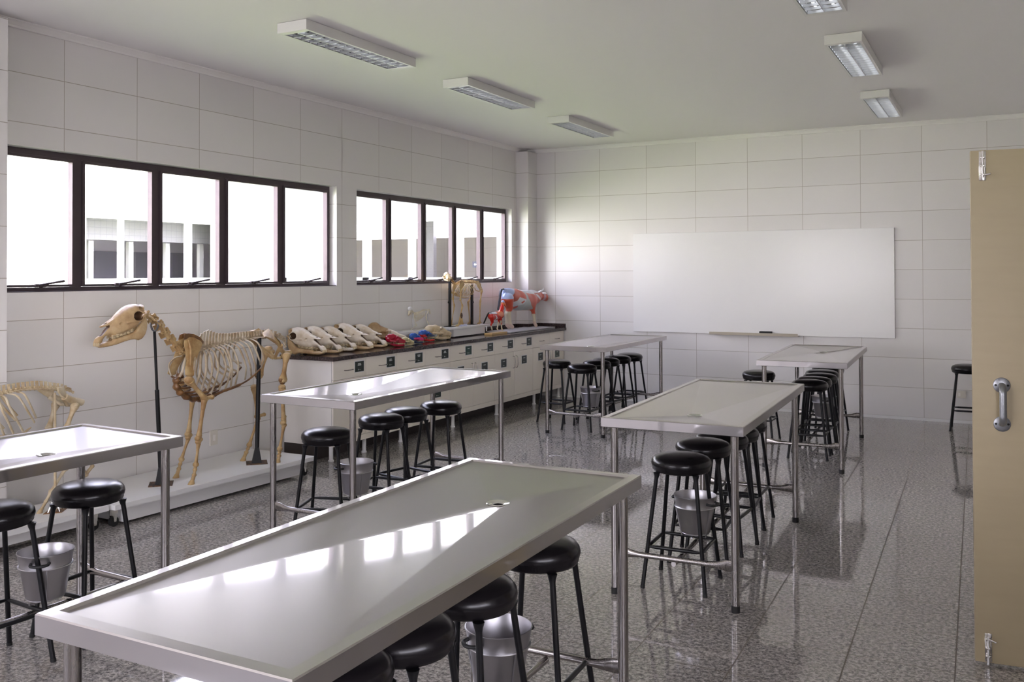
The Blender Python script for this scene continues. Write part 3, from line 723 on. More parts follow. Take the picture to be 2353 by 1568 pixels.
tube(bm, curve([(hx, -0.004, hz0), (hx, -0.030, hz0-0.006), (hx, -0.044, hz0-0.024), (hx, -0.046, hz0-0.05), (hx, -0.046, hz1+0.05), (hx, -0.044, hz1+0.024), (hx, -0.030, hz1+0.006), (hx, -0.004, hz1)], 5), 0.0135, 14, flat=0.8)
obj('pull_handle', bm, M_grey, dt)
bm = NB()
for zc in (hz0, hz1):
    for s in (-1, 1): bead(bm, (hx+s*0.022, -0.006, zc), 0.0045, n=6)
obj('screw', bm, M_rub, dt)
def bolt(x, z0, z1, up):
    bm = NB(); box(bm, x-0.013, x+0.013, -0.003, 0, z0, z1, bev=0.001);
    b = obj('flush_bolt', bm, M_chrome, dt)
    bm = NB(); d = 1 if up else -1; e = z1 if up else z0; s = z0 if up else z1
    cyl(bm, (x, -0.012, s+d*0.012), (x, -0.012, e+(0 if up else -0.008)), 0.0052)
    for q in (0.2, 0.5, 0.78): 
        zc = s+(e-s)*q; box(bm, x-0.010, x+0.010, -0.017, -0.003, zc-0.003, zc+0.003, bev=0.001)
    cyl(bm, (x, -0.012, s+d*0.02), (x+0.028, -0.03, s+d*0.024), 0.004)
    obj('bolt_rod', bm, M_chrome, b)
bx, _ = dloc(2257, 345); bolt(bx, 2.075-0.118, 2.076, True); bolt(bx+0.004, 0.016, 0.13, False)
def socket(name, label, c, ax):
    t = thing(name, label, 'socket', c)
    bm = NB(); 
    if ax == 'x': box(bm, 0.0, 0.009, -0.04, 0.04, -0.059, 0.059, bev=0.002)
    else: box(bm, -0.045, 0.045, -0.009, 0, -0.037, 0.037, bev=0.002)
    obj('cover_plate', bm, M_plate, t, 0)
    bm = NB()
    if ax == 'x': box(bm, 0.009, 0.0125, -0.013, 0.013, -0.024, 0.024, bev=0.001)
    else: box(bm, -0.028, -0.008, -0.0125, -0.009, -0.018, 0.018, bev=0.001)
    obj('outlet', bm, M_edge, t, 0)
socket('wall_socket', 'ivory wall socket low on the left wall between the horse legs', (0.0, on(490, 1006, 'x', 0).y, on(490, 1006, 'x', 0).z), 'x')
p = on(2209, 907, 'y', YB); socket('wall_socket', 'ivory wall socket on the back wall behind the stool by the door', (p.x, YB, p.z), 'y')

# ---------------------------------------------------------------- ceiling lamps
def make_lamp(label, loc, L=1.235):
    t = thing('ceiling_lamp', label, 'ceiling lamp', loc, 0, 'louvred ceiling lamps')
    a, h = 0.12, 0.068
    bm = NB(); e = 0.004
    box(bm, -a, a, 0, L, -0.008, -0.003); box(bm, -a, -a+e, 0, L, -h, -0.008); box(bm, a-e, a, 0, L, -h, -0.008)
    box(bm, -a+e, a-e, 0, e, -h, -0.008); box(bm, -a+e, a-e, L-e, L, -h, -0.008)
    box(bm, -a+e, -a+0.018, 0.004, L-e, -h, -h+0.002); box(bm, a-0.018, a-e, 0.004, L-e, -h, -h+0.002)
    box(bm, -a+0.018, a-0.018, 0.004, 0.045, -h, -h+0.002); box(bm, -a+0.018, a-0.018, L-0.045, L-e, -h, -h+0.002)
    obj('housing', bm, M_lampbody, t, 0)
    bm = NB()
    for s in (-1, 1):
        c = s*0.050; P = []
        for k in range(9):
            q = PI*k/8; P.append((c+0.050*math.cos(q), -h+0.008+0.048*math.sin(q)))
        for i in range(8):
            v = [bm.verts.new(p) for p in ((P[i][0], 0.045, P[i][1]), (P[i+1][0], 0.045, P[i+1][1]), (P[i+1][0], L-0.045, P[i+1][1]), (P[i][0], L-0.045, P[i][1]))]; bm.faces.new(v)
    obj('reflector', bm, M_mirror, t, 80)
    bm = NB(); n = 15
    for s in (-1, 1):
        c = s*0.050
        for i in range(n):
            y = 0.05+(L-0.1)*i/(n-1)
            v = [(c-0.049, -h+0.001), (c+0.049, -h+0.001), (c+0.045, -h+0.024), (c+0.02, -h+0.017), (c-0.02, -h+0.017), (c-0.045, -h+0.024)]
            prism(bm, v, y-0.0032, y+0.0032, 'y')
    box(bm, -0.003, 0.003, 0.045, L-0.045, -h+0.001, -h+0.03)
    obj('louver', bm, M_blade, t, 0)
    for s in (-1, 1):
        bm = NB(); cyl(bm, (s*0.05, 0.05, -0.029), (s*0.05, L-0.05, -0.029), 0.0075, n=10); obj('tube_lamp', bm, M_tube, t)
    return t
l0 = make_lamp('nearest ceiling lamp of the left row, above the horse skeleton', (1.537, 4.50, CEIL)); index_kids()
for lb, x, y in (('middle ceiling lamp of the left row', 1.55, 6.48), ('farthest ceiling lamp of the left row, near the back wall', 1.52, 8.55),
                 ('right-row ceiling lamp cut off by the top edge', 4.585, 4.52), ('middle ceiling lamp of the right row, fully visible', 4.57, 6.53), ('farthest ceiling lamp of the right row, above the whiteboard', 4.525, 8.72)):
    dup(l0, lb, (x, y, CEIL))

# ---------------------------------------------------------------- display platforms
t = thing('display_platform', 'long low white wheeled platform carrying the horse skeleton', 'platform', (0, 0, 0))
def platform(t, xa, xb, ya, yb, slope, zt=0.150, sk=0.10, z0=0.018):
    bm = NB(); prism(bm, [(xa, ya), (xb, ya), (xb+slope*(yb-ya), yb), (xa, yb)], zt-0.032, zt, 'z'); obj('deck', bm, M_white, t, 0)
    bm = NB(); i = 0.06; sx = slope*(yb-ya)
    prism(bm, [(xa+i, ya+0.10), (xb-i+0.008, ya+0.10), (xb-i+0.008+sx*0.8, yb-0.10), (xa+i, yb-0.10)], z0, zt-0.032, 'z'); obj('skirt', bm, M_white, t, 0)
    for yy in (ya+0.05, yb-0.05):
        for xx in (xa+0.08, xb-0.08+(sx if yy > (ya+yb)/2 else 0)):
            bm = NB(); box(bm, xx-0.024, xx+0.024, yy-0.03, yy+0.03, zt-0.036, zt-0.032); 
            for s in (-1, 1): prism(bm, [(yy-0.022, zt-0.036), (yy+0.022, zt-0.036), (yy+0.008, 0.03), (yy-0.008, 0.03)], xx+s*0.018-0.0015, xx+s*0.018+0.0015, 'x')
            c = obj('caster', bm, M_chrome, t, 0)
            bm = NB(); tube(bm, [(xx-0.012, yy, 0.031), (xx+0.012, yy, 0.031)], 0.031, 18); obj('wheel', bm, M_rub, c)
platform(t, 0.03, 0.635, 3.905, 5.70, 0.052)
t = thing('display_platform', 'low white platform at the left edge carrying the smaller brown skeleton', 'platform', (0, 0, 0))
platform(t, 0.175, 0.545, 2.45, 3.885, 0.04, 0.150, z0=0.05)

# ---------------------------------------------------------------- skulls
# horse skull in local metres: y = length (0 nose tip .. + towards occiput), z = up
def S5(x, y): return on(200+x/5.6, 680+y/5.6, 'x', 0.46)
ORG = S5(640, 575)
def loc5(pts): return [((S5(*p)-ORG).y, (S5(*p)-ORG).z) for p in pts]
CR = loc5([(715,120),(690,112),(650,118),(610,108),(560,112),(500,140),(430,190),(365,250),(300,320),(235,362),(160,392),(166,410),(212,408),(252,402),(222,432),(185,480),(150,515),(105,550),(82,600),(100,632),(150,632),(185,605),(200,560),(230,520),(290,512),(305,535),(410,500),(520,440),(590,395),(640,320),(668,262),(700,228),(712,180)])
MD = loc5([(84,615),(95,640),(120,660),(170,672),(230,664),(300,650),(370,628),(430,602),(500,580),(560,572),(605,583),(650,560),(690,505),(716,430),(722,340),(712,290),(694,232),(672,222),(655,262),(625,320),(592,372),(560,430),(520,462),(420,508),(305,545),(290,578),(245,590),(200,607),(150,634)])
def cy(p): return loc5([p])[0]
def horse_skull_meshes(h=0.0048):
    ex = [p[0] for p in CR]; y0, y1 = min(ex), max(ex); L = y1-y0
    W_ = [(y0, 0.016), (y0+.07*L, 0.026), (y0+.16*L, 0.022), (y0+.28*L, 0.026), (y0+.42*L, 0.045), (y0+.55*L, 0.060), (y0+.66*L, 0.072), (y0+.78*L, 0.076), (y0+.88*L, 0.058), (y1-.03*L, 0.040), (y1, 0.028)]
    ob = cy((562, 258)); tf = cy((612, 168)); n1, n2 = cy((255, 385)), cy((165, 520)); fc = cy((372, 358))
    def orb(P):
        d = 1e9
        for s in (-1, 1): d = np.minimum(d, s_ell(P, (s*0.068, ob[0], ob[1]), (0.058, 0.032, 0.029)))
        return d
    def tem(P):
        d = 1e9
        for s in (-1, 1): d = np.minimum(d, s_ell(P, (s*0.068, tf[0]+.004, tf[1]), (0.036, 0.028, 0.018)))
        return d
    def nas(P): return s_cap(P, (0, n1[0]-.004, n1[1]-0.002), (0, n2[0], n2[1]+0.010), 0.019, 0.013)
    def fos(P):
        d = 1e9
        for s in (-1, 1): d = np.minimum(d, s_ell(P, (s*0.05, fc[0], fc[1]), (0.014, 0.010, 0.006)))
        return d
    z1, z2 = cy((480, 300)), cy((650, 235))
    def arch(P):
        d = 1e9
        for s in (-1, 1):
            a = s_cap(P, (s*0.058, *cy((440, 345))), (s*0.078, *cy((590, 310))), 0.009, 0.010)
            b = s_cap(P, (s*0.078, *cy((590, 310))), (s*0.070, *cy((665, 235))), 0.010, 0.009)
            c = s_cap(P, (s*0.070, *cy((560, 195))), (s*0.080, *cy((625, 215))), 0.009, 0.008)
            d = np.minimum(d, np.minimum(np.minimum(a, b), c))
        return d
    a0, a1, a2 = cy((330, 318)), cy((235, 378)), cy((166, 402))
    def nb(P):
        d = 1e9
        for s in (-1, 1): d = np.minimum(d, np.minimum(s_cap(P, (s*.014, a0[0], a0[1]), (s*.012, a1[0], a1[1]), .012, .009), s_cap(P, (s*.012, a1[0], a1[1]), (s*.003, *a2), .009, .004)))
        return d
    cran = inflate(CR, W_, 0.034, h, (orb, tem, nas, fos), arch, post=nb)
    global INNER
    INNER = lambda P: np.minimum(orb(P), nas(P))
    def gapf(P):   # space between the two jaw branches
        yy = np.interp(P[1], [y0, y0+.2*L, y0+.35*L, y0+.7*L, y1], [0.0, 0.0, 0.018, 0.040, 0.045])
        return np.abs(P[0])-yy+0.002
    MW = [(y0, 0.020), (y0+.1*L, 0.026), (y0+.2*L, 0.020), (y0+.35*L, 0.034), (y0+.6*L, 0.050), (y0+.8*L, 0.060), (y1, 0.060)]
    mand = inflate(MD, MW, 0.018, h, (gapf,))
    bm = NB()
    for s in (-1, 1):
        for k in range(6):
            q = k/5; a = S5(308+(520-308)*q, 528-(528-445)*q)-ORG; xx = s*(0.025+0.013*q)
            for dz in (0.008, -0.009):
                box(bm, xx-0.008, xx+0.008, a.y-0.0108, a.y+0.0108, a.z+dz*.7-0.0058, a.z+dz*.7+0.0058, bev=0.0025)
    for s in (-1, 1):
        for k in range(3):
            a = S5(96+k*14, 628)-ORG; box(bm, s*(0.005+k*0.006)-0.004, s*(0.005+k*0.006)+0.004, a.y-0.006, a.y+0.006, a.z-0.012, a.z+0.010, bev=0.002)
    te = []
    for sel in (lambda v: v.co.y > cy((200, 600))[0] and v.co.x > 0, lambda v: v.co.y > cy((200, 600))[0] and v.co.x <= 0, lambda v: v.co.y <= cy((200, 600))[0]):
        b2 = bm.copy(); bmesh.ops.delete(b2, geom=[v for v in b2.verts if not sel(v)], context='VERTS'); m_ = bpy.data.meshes.new('t'); b2.to_mesh(m_); b2.free(); te.append(m_)
    bm.free()
    return [cran, mand]+te
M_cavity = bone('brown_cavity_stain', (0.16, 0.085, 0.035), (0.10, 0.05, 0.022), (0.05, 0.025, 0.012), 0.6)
HS = horse_skull_meshes()
def skull_parts(par, M, mc, mm, mt=None, mand=True, rear=None, names=('cranium', 'lower_jaw', 'cheek_teeth')):
    for me, nm, mt_ in zip(HS, list(names)+['cheek_teeth', 'front_teeth'], (mc, mm, M_tooth, M_tooth, M_tooth)):
        if nm == names[1] and not mand: continue
        m2 = me.copy(); m2.transform(M)
        m2.materials.append(mt_)
        if nm == names[0]:
            m2.materials.append(rear or mt_); m2.materials.append(M_cavity)
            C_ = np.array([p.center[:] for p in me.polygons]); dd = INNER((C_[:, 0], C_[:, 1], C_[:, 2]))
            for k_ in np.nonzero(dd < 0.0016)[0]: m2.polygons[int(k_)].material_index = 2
        if rear and nm == names[0]:
            ys_ = [v.co.y for v in me.vertices]; yt = min(ys_)+0.86*(max(ys_)-min(ys_))
            for pa, pb in zip(me.polygons, m2.polygons):
                if pa.center.y > yt+0.15*abs(pa.center.z-0.12)*(-1) and pb.material_index == 0: pb.material_index = 1
        o = obj(nm, m2, None, par, 60)
    return par
def xf(loc, rz=0, rx=0, ry=0, s=1.0):
    return Matrix.Translation(loc) @ Matrix.Rotation(rz, 4, 'Z') @ Matrix.Rotation(rx, 4, 'X') @ Matrix.Rotation(ry, 4, 'Y') @ Matrix.Scale(s, 4)

# ---------------------------------------------------------------- skeleton toolkit (points come in world metres)
def longbone(par, name, a, b, r, m=M_bone, ends=(1.9, 1.7), knob=None, bow=None):
    a, b = Vector(a), Vector(b); d = b-a; bm = NB()
    o = Vector(bow) if bow else Vector((0, 0, 0))
    P = [a, a+d*0.05, a+d*0.14+o*0.4, a+d*0.3+o*0.8, a+d*0.5+o, a+d*0.7+o*0.8, a+d*0.86+o*0.4, a+d*0.95, b]
    R = [r*ends[0]*0.55, r*ends[0], r*ends[0]*0.8, r*1.05, r*0.92, r, r*ends[1]*0.78, r*ends[1], r*ends[1]*0.6]
    tube(bm, P, R, 10, 0.85)
    bead(bm, a, r*ends[0]*0.92, (1, 1, .8), 8); bead(bm, b, r*ends[1]*0.86, (1, 1.1, .8), 8)
    if knob: bead(bm, knob[0], knob[1], (1, 1, 1), 8)
    return obj(name, bm, m, par, 70)
def chain(par, name, pts, rads, m=M_bone, knobs=1.25):
    bm = NB(); P = []; R = []
    for i, (p, r) in enumerate(zip(pts, rads)):
        bead(bm, p, r*knobs, (1, 1, .9), 8)
    for i in range(len(pts)-1):
        a, b = Vector(pts[i]), Vector(pts[i+1]); tube(bm, [a, (a+b)/2, b], [rads[i], (rads[i]+rads[i+1])*0.38, rads[i+1]], 8)
    return obj(name, bm, m, par, 70)
def vertebra(par, c, top, t, wd, r, m, name='vertebra', trans=0.0):
    """body, spinous blade to top, optional side processes"""
    c, top, t = Vector(c), Vector(top), Vector(t).normalized(); s = t.cross(Vector((0, 0, 1))).normalized()
    bm = NB(); tube(bm, [c-t*wd*0.52, c-t*wd*0.3, c+t*wd*0.3, c+t*wd*0.52], [r*0.95, r*0.72, r*0.72, r*0.95], 8)
    h = top-c
    if h.length > r*1.2:
        rs = []
        for q, l, k in ((0.15, 0.36, 0.45), (0.5, 0.30, 0.20), (0.85, 0.34, 0.16), (1.0, 0.36, 0.24)):
            o = c+h*q; rs.append([o+t*wd*l+s*r*k, o-t*wd*l+s*r*k, o-t*wd*l-s*r*k, o+t*wd*l-s*r*k])
        rings(bm, rs)
    z = h.normalized() if h.length > 1e-4 else Vector((0, 0, 1))
    for q in (-1, 1):
        bead(bm, c+s*q*r*0.75+z*r*0.7+t*wd*0.25, r*0.42, n=6)
        if trans:
            e = c+s*q*(r+trans); k = wd*0.26
            rings(bm, [[c+s*q*r*0.5+t*k+z*r*.15, c+s*q*r*0.5-t*k+z*r*.15, c+s*q*r*0.5-t*k-z*r*.15, c+s*q*r*0.5+t*k-z*r*.15], [e+t*k+z*r*.08, e-t*k+z*r*.08, e-t*k-z*r*.08, e+t*k-z*r*.08]])
    return obj(name, bm, m, par, 50)
def plate(par, name, ptsM, th, m, nrm):
    """flat bone: closed outline of 3-D points thickened along nrm"""
    n = Vector(nrm).normalized()*th; bm = NB(); c = sum((Vector(p) for p in ptsM), Vector())/len(ptsM)
    A = [bm.verts.new(Vector(p)+n*0.3) for p in ptsM]; B = [bm.verts.new(Vector(p)-n*0.3) for p in ptsM]
    A2 = [bm.verts.new(Vector(p)*0.86+c*0.14+n) for p in ptsM]; B2 = [bm.verts.new(Vector(p)*0.86+c*0.14-n) for p in ptsM]
    k = len(ptsM)
    for i in range(k):
        j = (i+1) % k
        bm.faces.new((A[i], A[j], B[j], B[i])); bm.faces.new((A[i], A[j], A2[j], A2[i])); bm.faces.new((B[i], B[j], B2[j], B2[i]))
    bm.faces.new(A2); bm.faces.new(B2)
    return obj(name, bm, m, par, 40)
def resample(P, n):
    P = curve(P, 10); L = [0]
    for a, b in zip(P, P[1:]): L.append(L[-1]+(b-a).length)
    out = []
    for k in range(n):
        s = L[-1]*k/(n-1); i = max(j for j in range(len(L)) if L[j] <= s+1e-9); i = min(i, len(P)-2)
        f = (s-L[i])/max(1e-9, L[i+1]-L[i]); out.append(P[i].lerp(P[i+1], f))
    return out
def spine(par, body, top, n, r, m, trans=0.0, name='vertebra'):
    B, T = resample(body, n), resample(top, n)
    for i in range(n):
        t = B[min(i+1, n-1)]-B[max(i-1, 0)]; wd = t.length/(2 if 0 < i < n-1 else 1)
        tr = trans[i] if hasattr(trans, '__len__') else trans
        vertebra(par, B[i], T[i], t, wd*0.92, r, m, name, tr)
def hoof(bm, p, s, d):
    p = Vector(p); d = Vector(d).normalized()
    rs = []
    for z, r, o in ((0.0, 1.0, 0.25), (0.35, 0.85, 0.1), (0.8, 0.6, -0.05), (1.0, 0.4, -0.1)):
        c = p+d*s*o+Vector((0, 0, z*s)); rs.append([c+Vector((math.cos(2*PI*k/12)*r*s*0.8, math.sin(2*PI*k/12)*r*s*0.8, 0)) for k in range(12)])
    rings(bm, rs)

# ---------------------------------------------------------------- horse skeleton
XM = 0.46; XNR, XFR = 0.605, 0.345
def mx(p): return Vector((2*XM-p[0], p[1], p[2]))
def A1(x, y, X=XM): return on(x/2.613, 640+y/2.613, 'x', X)          # crop of the skeleton, 2.613x
def A6(x, y, X=XM): return on(400+x/7.1286, 740+y/7.1286, 'x', X)
hk = thing('horse_skeleton', 'mounted brown horse skeleton facing left on the white platform under the window', 'skeleton', (0, 0, 0))
skull_parts(hk, Matrix.Translation(ORG), M_skull2, M_skull2, names=('skull', 'lower_jaw', 'cheek_teeth'))
neck = [S5(735, 235), S5(775, 275), S5(870, 300), S5(975, 430), S5(1055, 530), S5(1130, 615), S5(1205, 700), S5(1300, 745)]
nk = resample(neck, 8)
for i in range(7):
    a, b = nk[i], nk[i+1]; t = (b-a).normalized(); s = Vector((1, 0, 0)); z = s.cross(t); z = z if z.z > 0 else -z
    bm = NB(); L = (b-a).length; R = 0.024 if i else 0.028
    tube(bm, [a+t*L*.04, a+t*L*.25, a+t*L*.75, a+t*L*.97], [R, R*.78, R*.72, R*.95], 8, 1.0)
    for q in (-1, 1):
        rings(bm, [[a+t*L*.2+s*q*R*.6+z*.004, a+t*L*.85+s*q*R*.6+z*.004, a+t*L*.85+s*q*R*.6-z*.006, a+t*L*.2+s*q*R*.6-z*.006],
                   [a+t*L*.1+s*q*R*1.9-z*.012, a+t*L*.9+s*q*R*2.0-z*.02, a+t*L*.8+s*q*R*2.0-z*.03, a+t*L*.1+s*q*R*1.9-z*.02]])
        bead(bm, b-t*L*.05+s*q*R*.75+z*R*.75, R*.42, n=6); bead(bm, a+t*L*.12+s*q*R*.75+z*R*.75, R*.38, n=6)
    if i: rings(bm, [[a+t*L*.3+z*R*.6+s*.004, a+t*L*.8+z*R*.6+s*.004, a+t*L*.8+z*R*.6-s*.004, a+t*L*.3+z*R*.6-s*.004], [a+t*L*.45+z*R*1.35+s*.003, a+t*L*.75+z*R*1.35+s*.003, a+t*L*.75+z*R*1.35-s*.003, a+t*L*.45+z*R*1.35-s*.003]])
    bead(bm, a+t*L*.05-z*R*1.0, R*.45, n=6)
    obj('neck_vertebra', bm, M_bone, hk, 50)
body = [A6(300, 500), A6(430, 455), A6(560, 402), A6(700, 370), A6(900, 322), A6(1100, 285), A6(1300, 255), A6(1470, 242)]
topl = [A6(395, 300), A6(440, 200), A6(560, 136), A6(700, 180), A6(900, 185), A6(1100, 163), A6(1300, 148), A6(1450, 138)]
spine(hk, body, topl, 24, 0.019, M_rib, [0]*18+[0.055]*6)
spine(hk, [A6(1500, 240), A6(1600, 230), A6(1700, 240), A6(1780, 285)], [A6(1510, 120), A6(1610, 135), A6(1710, 175), A6(1790, 235)], 5, 0.018, M_rib, [0.05, .04, .03, .02, .01], 'sacrum')
spine(hk, [A6(1800, 305), A6(1812, 350), A6(1815, 400)], [A6(1825, 300), A6(1835, 345), A6(1830, 400)], 3, 0.010, M_rib, 0.008, 'tail_vertebra')
RIB = [((200,560),(160,700),(90,900)), ((330,520),(330,720),(250,960)), ((420,500),(430,740),(360,1050)), ((480,470),(525,760),(440,1125)), ((520,450),(625,740),(540,1140)), ((575,430),(725,740),(600,1185)),
       ((640,400),(850,720),(730,1120)), ((700,385),(925,740),(835,1110)), ((760,372),(945,700),(925,1085)), ((830,360),(1050,660),(1000,1045)), ((920,338),(1170,700),(1165,940)),
       ((1000,318),(1240,690),(1265,885)), ((1080,298),(1325,680),(1340,840)), ((1160,288),(1390,600),(1415,700)), ((1250,275),(1468,560),(1420,765))]
for i, (a, b, c) in enumerate(RIB):
    q = i/(len(RIB)-1); bulge = 0.07+0.085*math.sin(min(1, q*1.5)*PI/2); ed = 0.04+0.06*q
    A = A6(*a, XM+0.02); B = A6(*b, XM+bulge); Cc = A6(*c, XM+ed)
    m1 = A6(a[0]+.55*(b[0]-a[0])+8, a[1]+.27*(b[1]-a[1]), XM+bulge*.72); m2 = A6(b[0]+.40*(c[0]-b[0])+8, b[1]+.5*(c[1]-b[1]), XM+bulge*.93)
    P = curve([A, m1, B, m2, Cc], 7)
    for mirr in (0, 1):
        bm = NB(); tube(bm, [mx(p) if mirr else p for p in P], [0.0075]*8+[0.0085]*(len(P)-8), 8, 0.62); obj('rib', bm, M_rib, hk, 70)
# sternum and costal cartilage
st = [A6(100, 880), A6(30, 980), A6(60, 1110), A6(150, 1200), A6(290, 1262), A6(420, 1265)]
cs_ = curve(st, 6)
bm = NB(); tube(bm, cs_, [0.026+0.007*math.cos(i*PI/2.5) for i in range(len(cs_))], 10, 0.75)
for i in range(9):
    c0 = A6(*RIB[i][2], XM+0.04+0.06*i/14); tg = min(cs_, key=lambda p: (p-c0).length) if i < 6 else A6(*((420, 1250), (640, 1205), (800, 1135))[i-6], XM+.04)
    tg = cs_[min(len(cs_)-1, 3+i*4)] if i < 7 else tg
    for mi in (0, 1):
        q0, q1 = (mx(c0), mx(tg)) if mi else (c0, tg); tube(bm, [q0, q0.lerp(q1, .5)+Vector((0, 0, -.006)), q1], [.009, .010, .012], 8, .8)
obj('breastbone', bm, M_cart, hk, 70)
for mirr in (0, 1):
    P = [A6(420, 1250, XM+.03), A6(640, 1205, XM+.05), A6(800, 1135, XM+.07), A6(1030, 1050, XM+.08), A6(1230, 940, XM+.09), A6(1420, 765, XM+.10)]
    if mirr: P = [mx(p) for p in P]
    bm = NB(); tube(bm, curve(P, 6), [0.022]*8+[0.016]*12+[0.009]*(len(curve(P, 6))-20), 8, 0.7); obj('costal_cartilage', bm, M_cart, hk, 70)
# shoulder blades
SC = [(300,250),(420,230),(540,300),(565,340),(500,460),(440,560),(385,660),(335,790),(325,880),(260,905),(190,870),(205,760),(245,640),(258,500),(255,360)]
CT_ = [(280,215),(350,188),(430,198),(530,255),(578,330),(560,370),(525,315),(430,262),(340,255),(270,300)]
for X, nm in ((XM+0.09, 1), (XM-0.09, -1)):
    sc = [A6(*p, XM+0.09) for p in SC]; ct2 = [A6(*p, XM+0.09) for p in CT_]; sp_ = [A6(x, y, XM+0.107) for x, y in ((340, 300), (350, 430), (325, 580), (295, 720))]
    sc = [Vector((p.x-(p.z-sc[8].z)*0.25, p.y, p.z)) for p in sc]; z8 = A6(*SC[8], XM+0.09).z
    ct2 = [Vector((p.x-(p.z-z8)*0.25, p.y, p.z)) for p in ct2]; sp_ = [Vector((p.x-(p.z-z8)*0.25, p.y, p.z)) for p in sp_]
    if nm < 0: sc, ct2, sp_ = [[mx(p) for p in q] for q in (sc, ct2, sp_)]
    sb = plate(hk, 'shoulder_blade', sc, 0.007, M_bone, (1, 0, 0.25*nm))
    bm = NB(); tube(bm, sp_, [0.004, 0.009, 0.008, 0.004], 8, 1.2); obj('blade_ridge', bm, M_bone, sb, 70)
    plate(hk, 'shoulder_cartilage', ct2, 0.008, M_cart, (1, 0, 0.25*nm))
# fore legs
def fore(X, sh, el, ole, kn, fet, pas, hf, off=(0, 0)):
    S, E, O, K, Fe, Pa, Ho = [on(p[0]+off[0], p[1]+off[1], 'x', X) for p in (sh, el, ole, kn, fet, pas, hf)]
    longbone(hk, 'upper_arm_bone', S, E, 0.019, M_bone, (2.0, 1.5))
    bm = NB(); tube(bm, [E+Vector((0, 0, -.02)), (E+O)/2, O], [0.014, 0.013, 0.016], 10); bead(bm, O, 0.018, n=8); obj('elbow_bone', bm, M_bone, hk, 70)
    longbone(hk, 'forearm_bone', E, K+Vector((0, 0, .012)), 0.0145, M_bone, (1.7, 1.6))
    chain(hk, 'knee_bones', [K+Vector((0, -.008, .01)), K+Vector((0, .010, .0)), K+Vector((0, -.004, -.014))], [0.018, 0.017, 0.017], M_cart if False else M_bone)
    longbone(hk, 'cannon_bone', K+Vector((0, 0, -.02)), Fe, 0.0105, M_bone, (1.7, 1.6))
    chain(hk, 'pastern_bones', [Fe, (Fe+Pa)/2, Pa], [0.017, 0.012, 0.013], M_bone)
    bm = NB(); Ho.z = 0.150; hoof(bm, Ho, 0.030, (0, -1, 0)); tube(bm, [Pa, Ho+Vector((0, .005, .024))], [0.012, 0.013], 8); obj('hoof_bone', bm, M_bone, hk, 60)
fore(0.605, (434, 874), (470, 916), (487, 913), (456.5, 1011), (450, 1068), (446, 1092), (441, 1112))
fore(0.355, (415, 880), (443, 915), (455, 905), (433, 1001), (417, 1056), (411, 1078), (406, 1097))
# pelvis
def pel(mirr):
    N = lambda x, y, X: (mx if mirr else (lambda v: v))(A6(x, y, X))
    wing = [N(1450, 175, XM+.06), N(1540, 112, XM+.05), N(1590, 150, XM+.05), N(1640, 235, XM+.09), N(1740, 330, XM+.115), N(1770, 395, XM+.12), N(1735, 420, XM+.12), N(1690, 370, XM+.12), N(1600, 290, XM+.15), N(1480, 245, XM+.19), N(1462, 220, XM+.16)]
    plate(hk, 'hip_blade', wing, 0.010, M_bone, (0.8, -0.2, 0.5))
    bm = NB()
    tube(bm, [N(1740, 380, XM+.118), N(1745, 450, XM+.10), N(1800, 505, XM+.085), N(1900, 505, XM+.09)], [0.020, 0.018, 0.015, 0.022], 10)
    tube(bm, [N(1740, 420, XM+.11), N(1690, 500, XM+.07), N(1650, 590, XM+.015)], [0.018, 0.013, 0.012], 10)
    tube(bm, [N(1650, 595, XM+.012), N(1740, 590, XM+.03), N(1800, 510, XM+.07)], [0.011, 0.010, 0.012], 10)
    obj('hip_bone', bm, M_bone, hk, 70)
pel(0); pel(1)
def hind(X, hip, st_, tib, hk_, tub, fet, pas, hf):
    Hi, St, Ti, Ho_, Tu, Fe, Pa, Hf = [on(p[0], p[1], 'x', X) for p in (hip, st_, tib, hk_, tub, fet, pas, hf)]
    longbone(hk, 'thigh_bone', Hi, St, 0.0195, M_bone, (1.8, 1.9), knob=(Hi+Vector((0, .02, .0)), 0.022))
    chain(hk, 'kneecap', [St+Vector((0, -.018, .004)), St+Vector((0, -.004, -.012))], [0.017, 0.019], M_cart)
    longbone(hk, 'shin_bone', Ti, Ho_+Vector((0, 0, .012)), 0.0165, M_bone, (1.9, 1.4))
    chain(hk, 'hock_bones', [Ho_+Vector((0, -.006, .0)), Ho_+Vector((0, .004, -.018))], [0.019, 0.017])
    bm = NB(); tube(bm, [Ho_, Tu], [0.014, 0.013], 8); bead(bm, Tu, 0.015, n=8); obj('heel_bone', bm, M_bone, hk, 70)
    longbone(hk, 'cannon_bone', Ho_+Vector((0, 0, -.025)), Fe, 0.011, M_bone, (1.6, 1.6))
    chain(hk, 'pastern_bones', [Fe, (Fe+Pa)/2, Pa], [0.018, 0.012, 0.014], M_bone)
    Hf.z = 0.150; bm = NB(); hoof(bm, Hf, 0.030, (0, -1, 0)); tube(bm, [Pa, Hf+Vector((0, .005, .024))], [0.012, 0.014], 8); obj('hoof_bone', bm, M_bone, hk, 60)
hind(0.625, (658, 818), (650, 874), (648, 890), (652, 972), (654, 958), (643, 1032), (641, 1048), (639, 1066))
hind(0.345, (616, 802), (595, 864), (584, 890), (592, 957), (607, 953), (573, 1023), (566, 1040), (560, 1054))

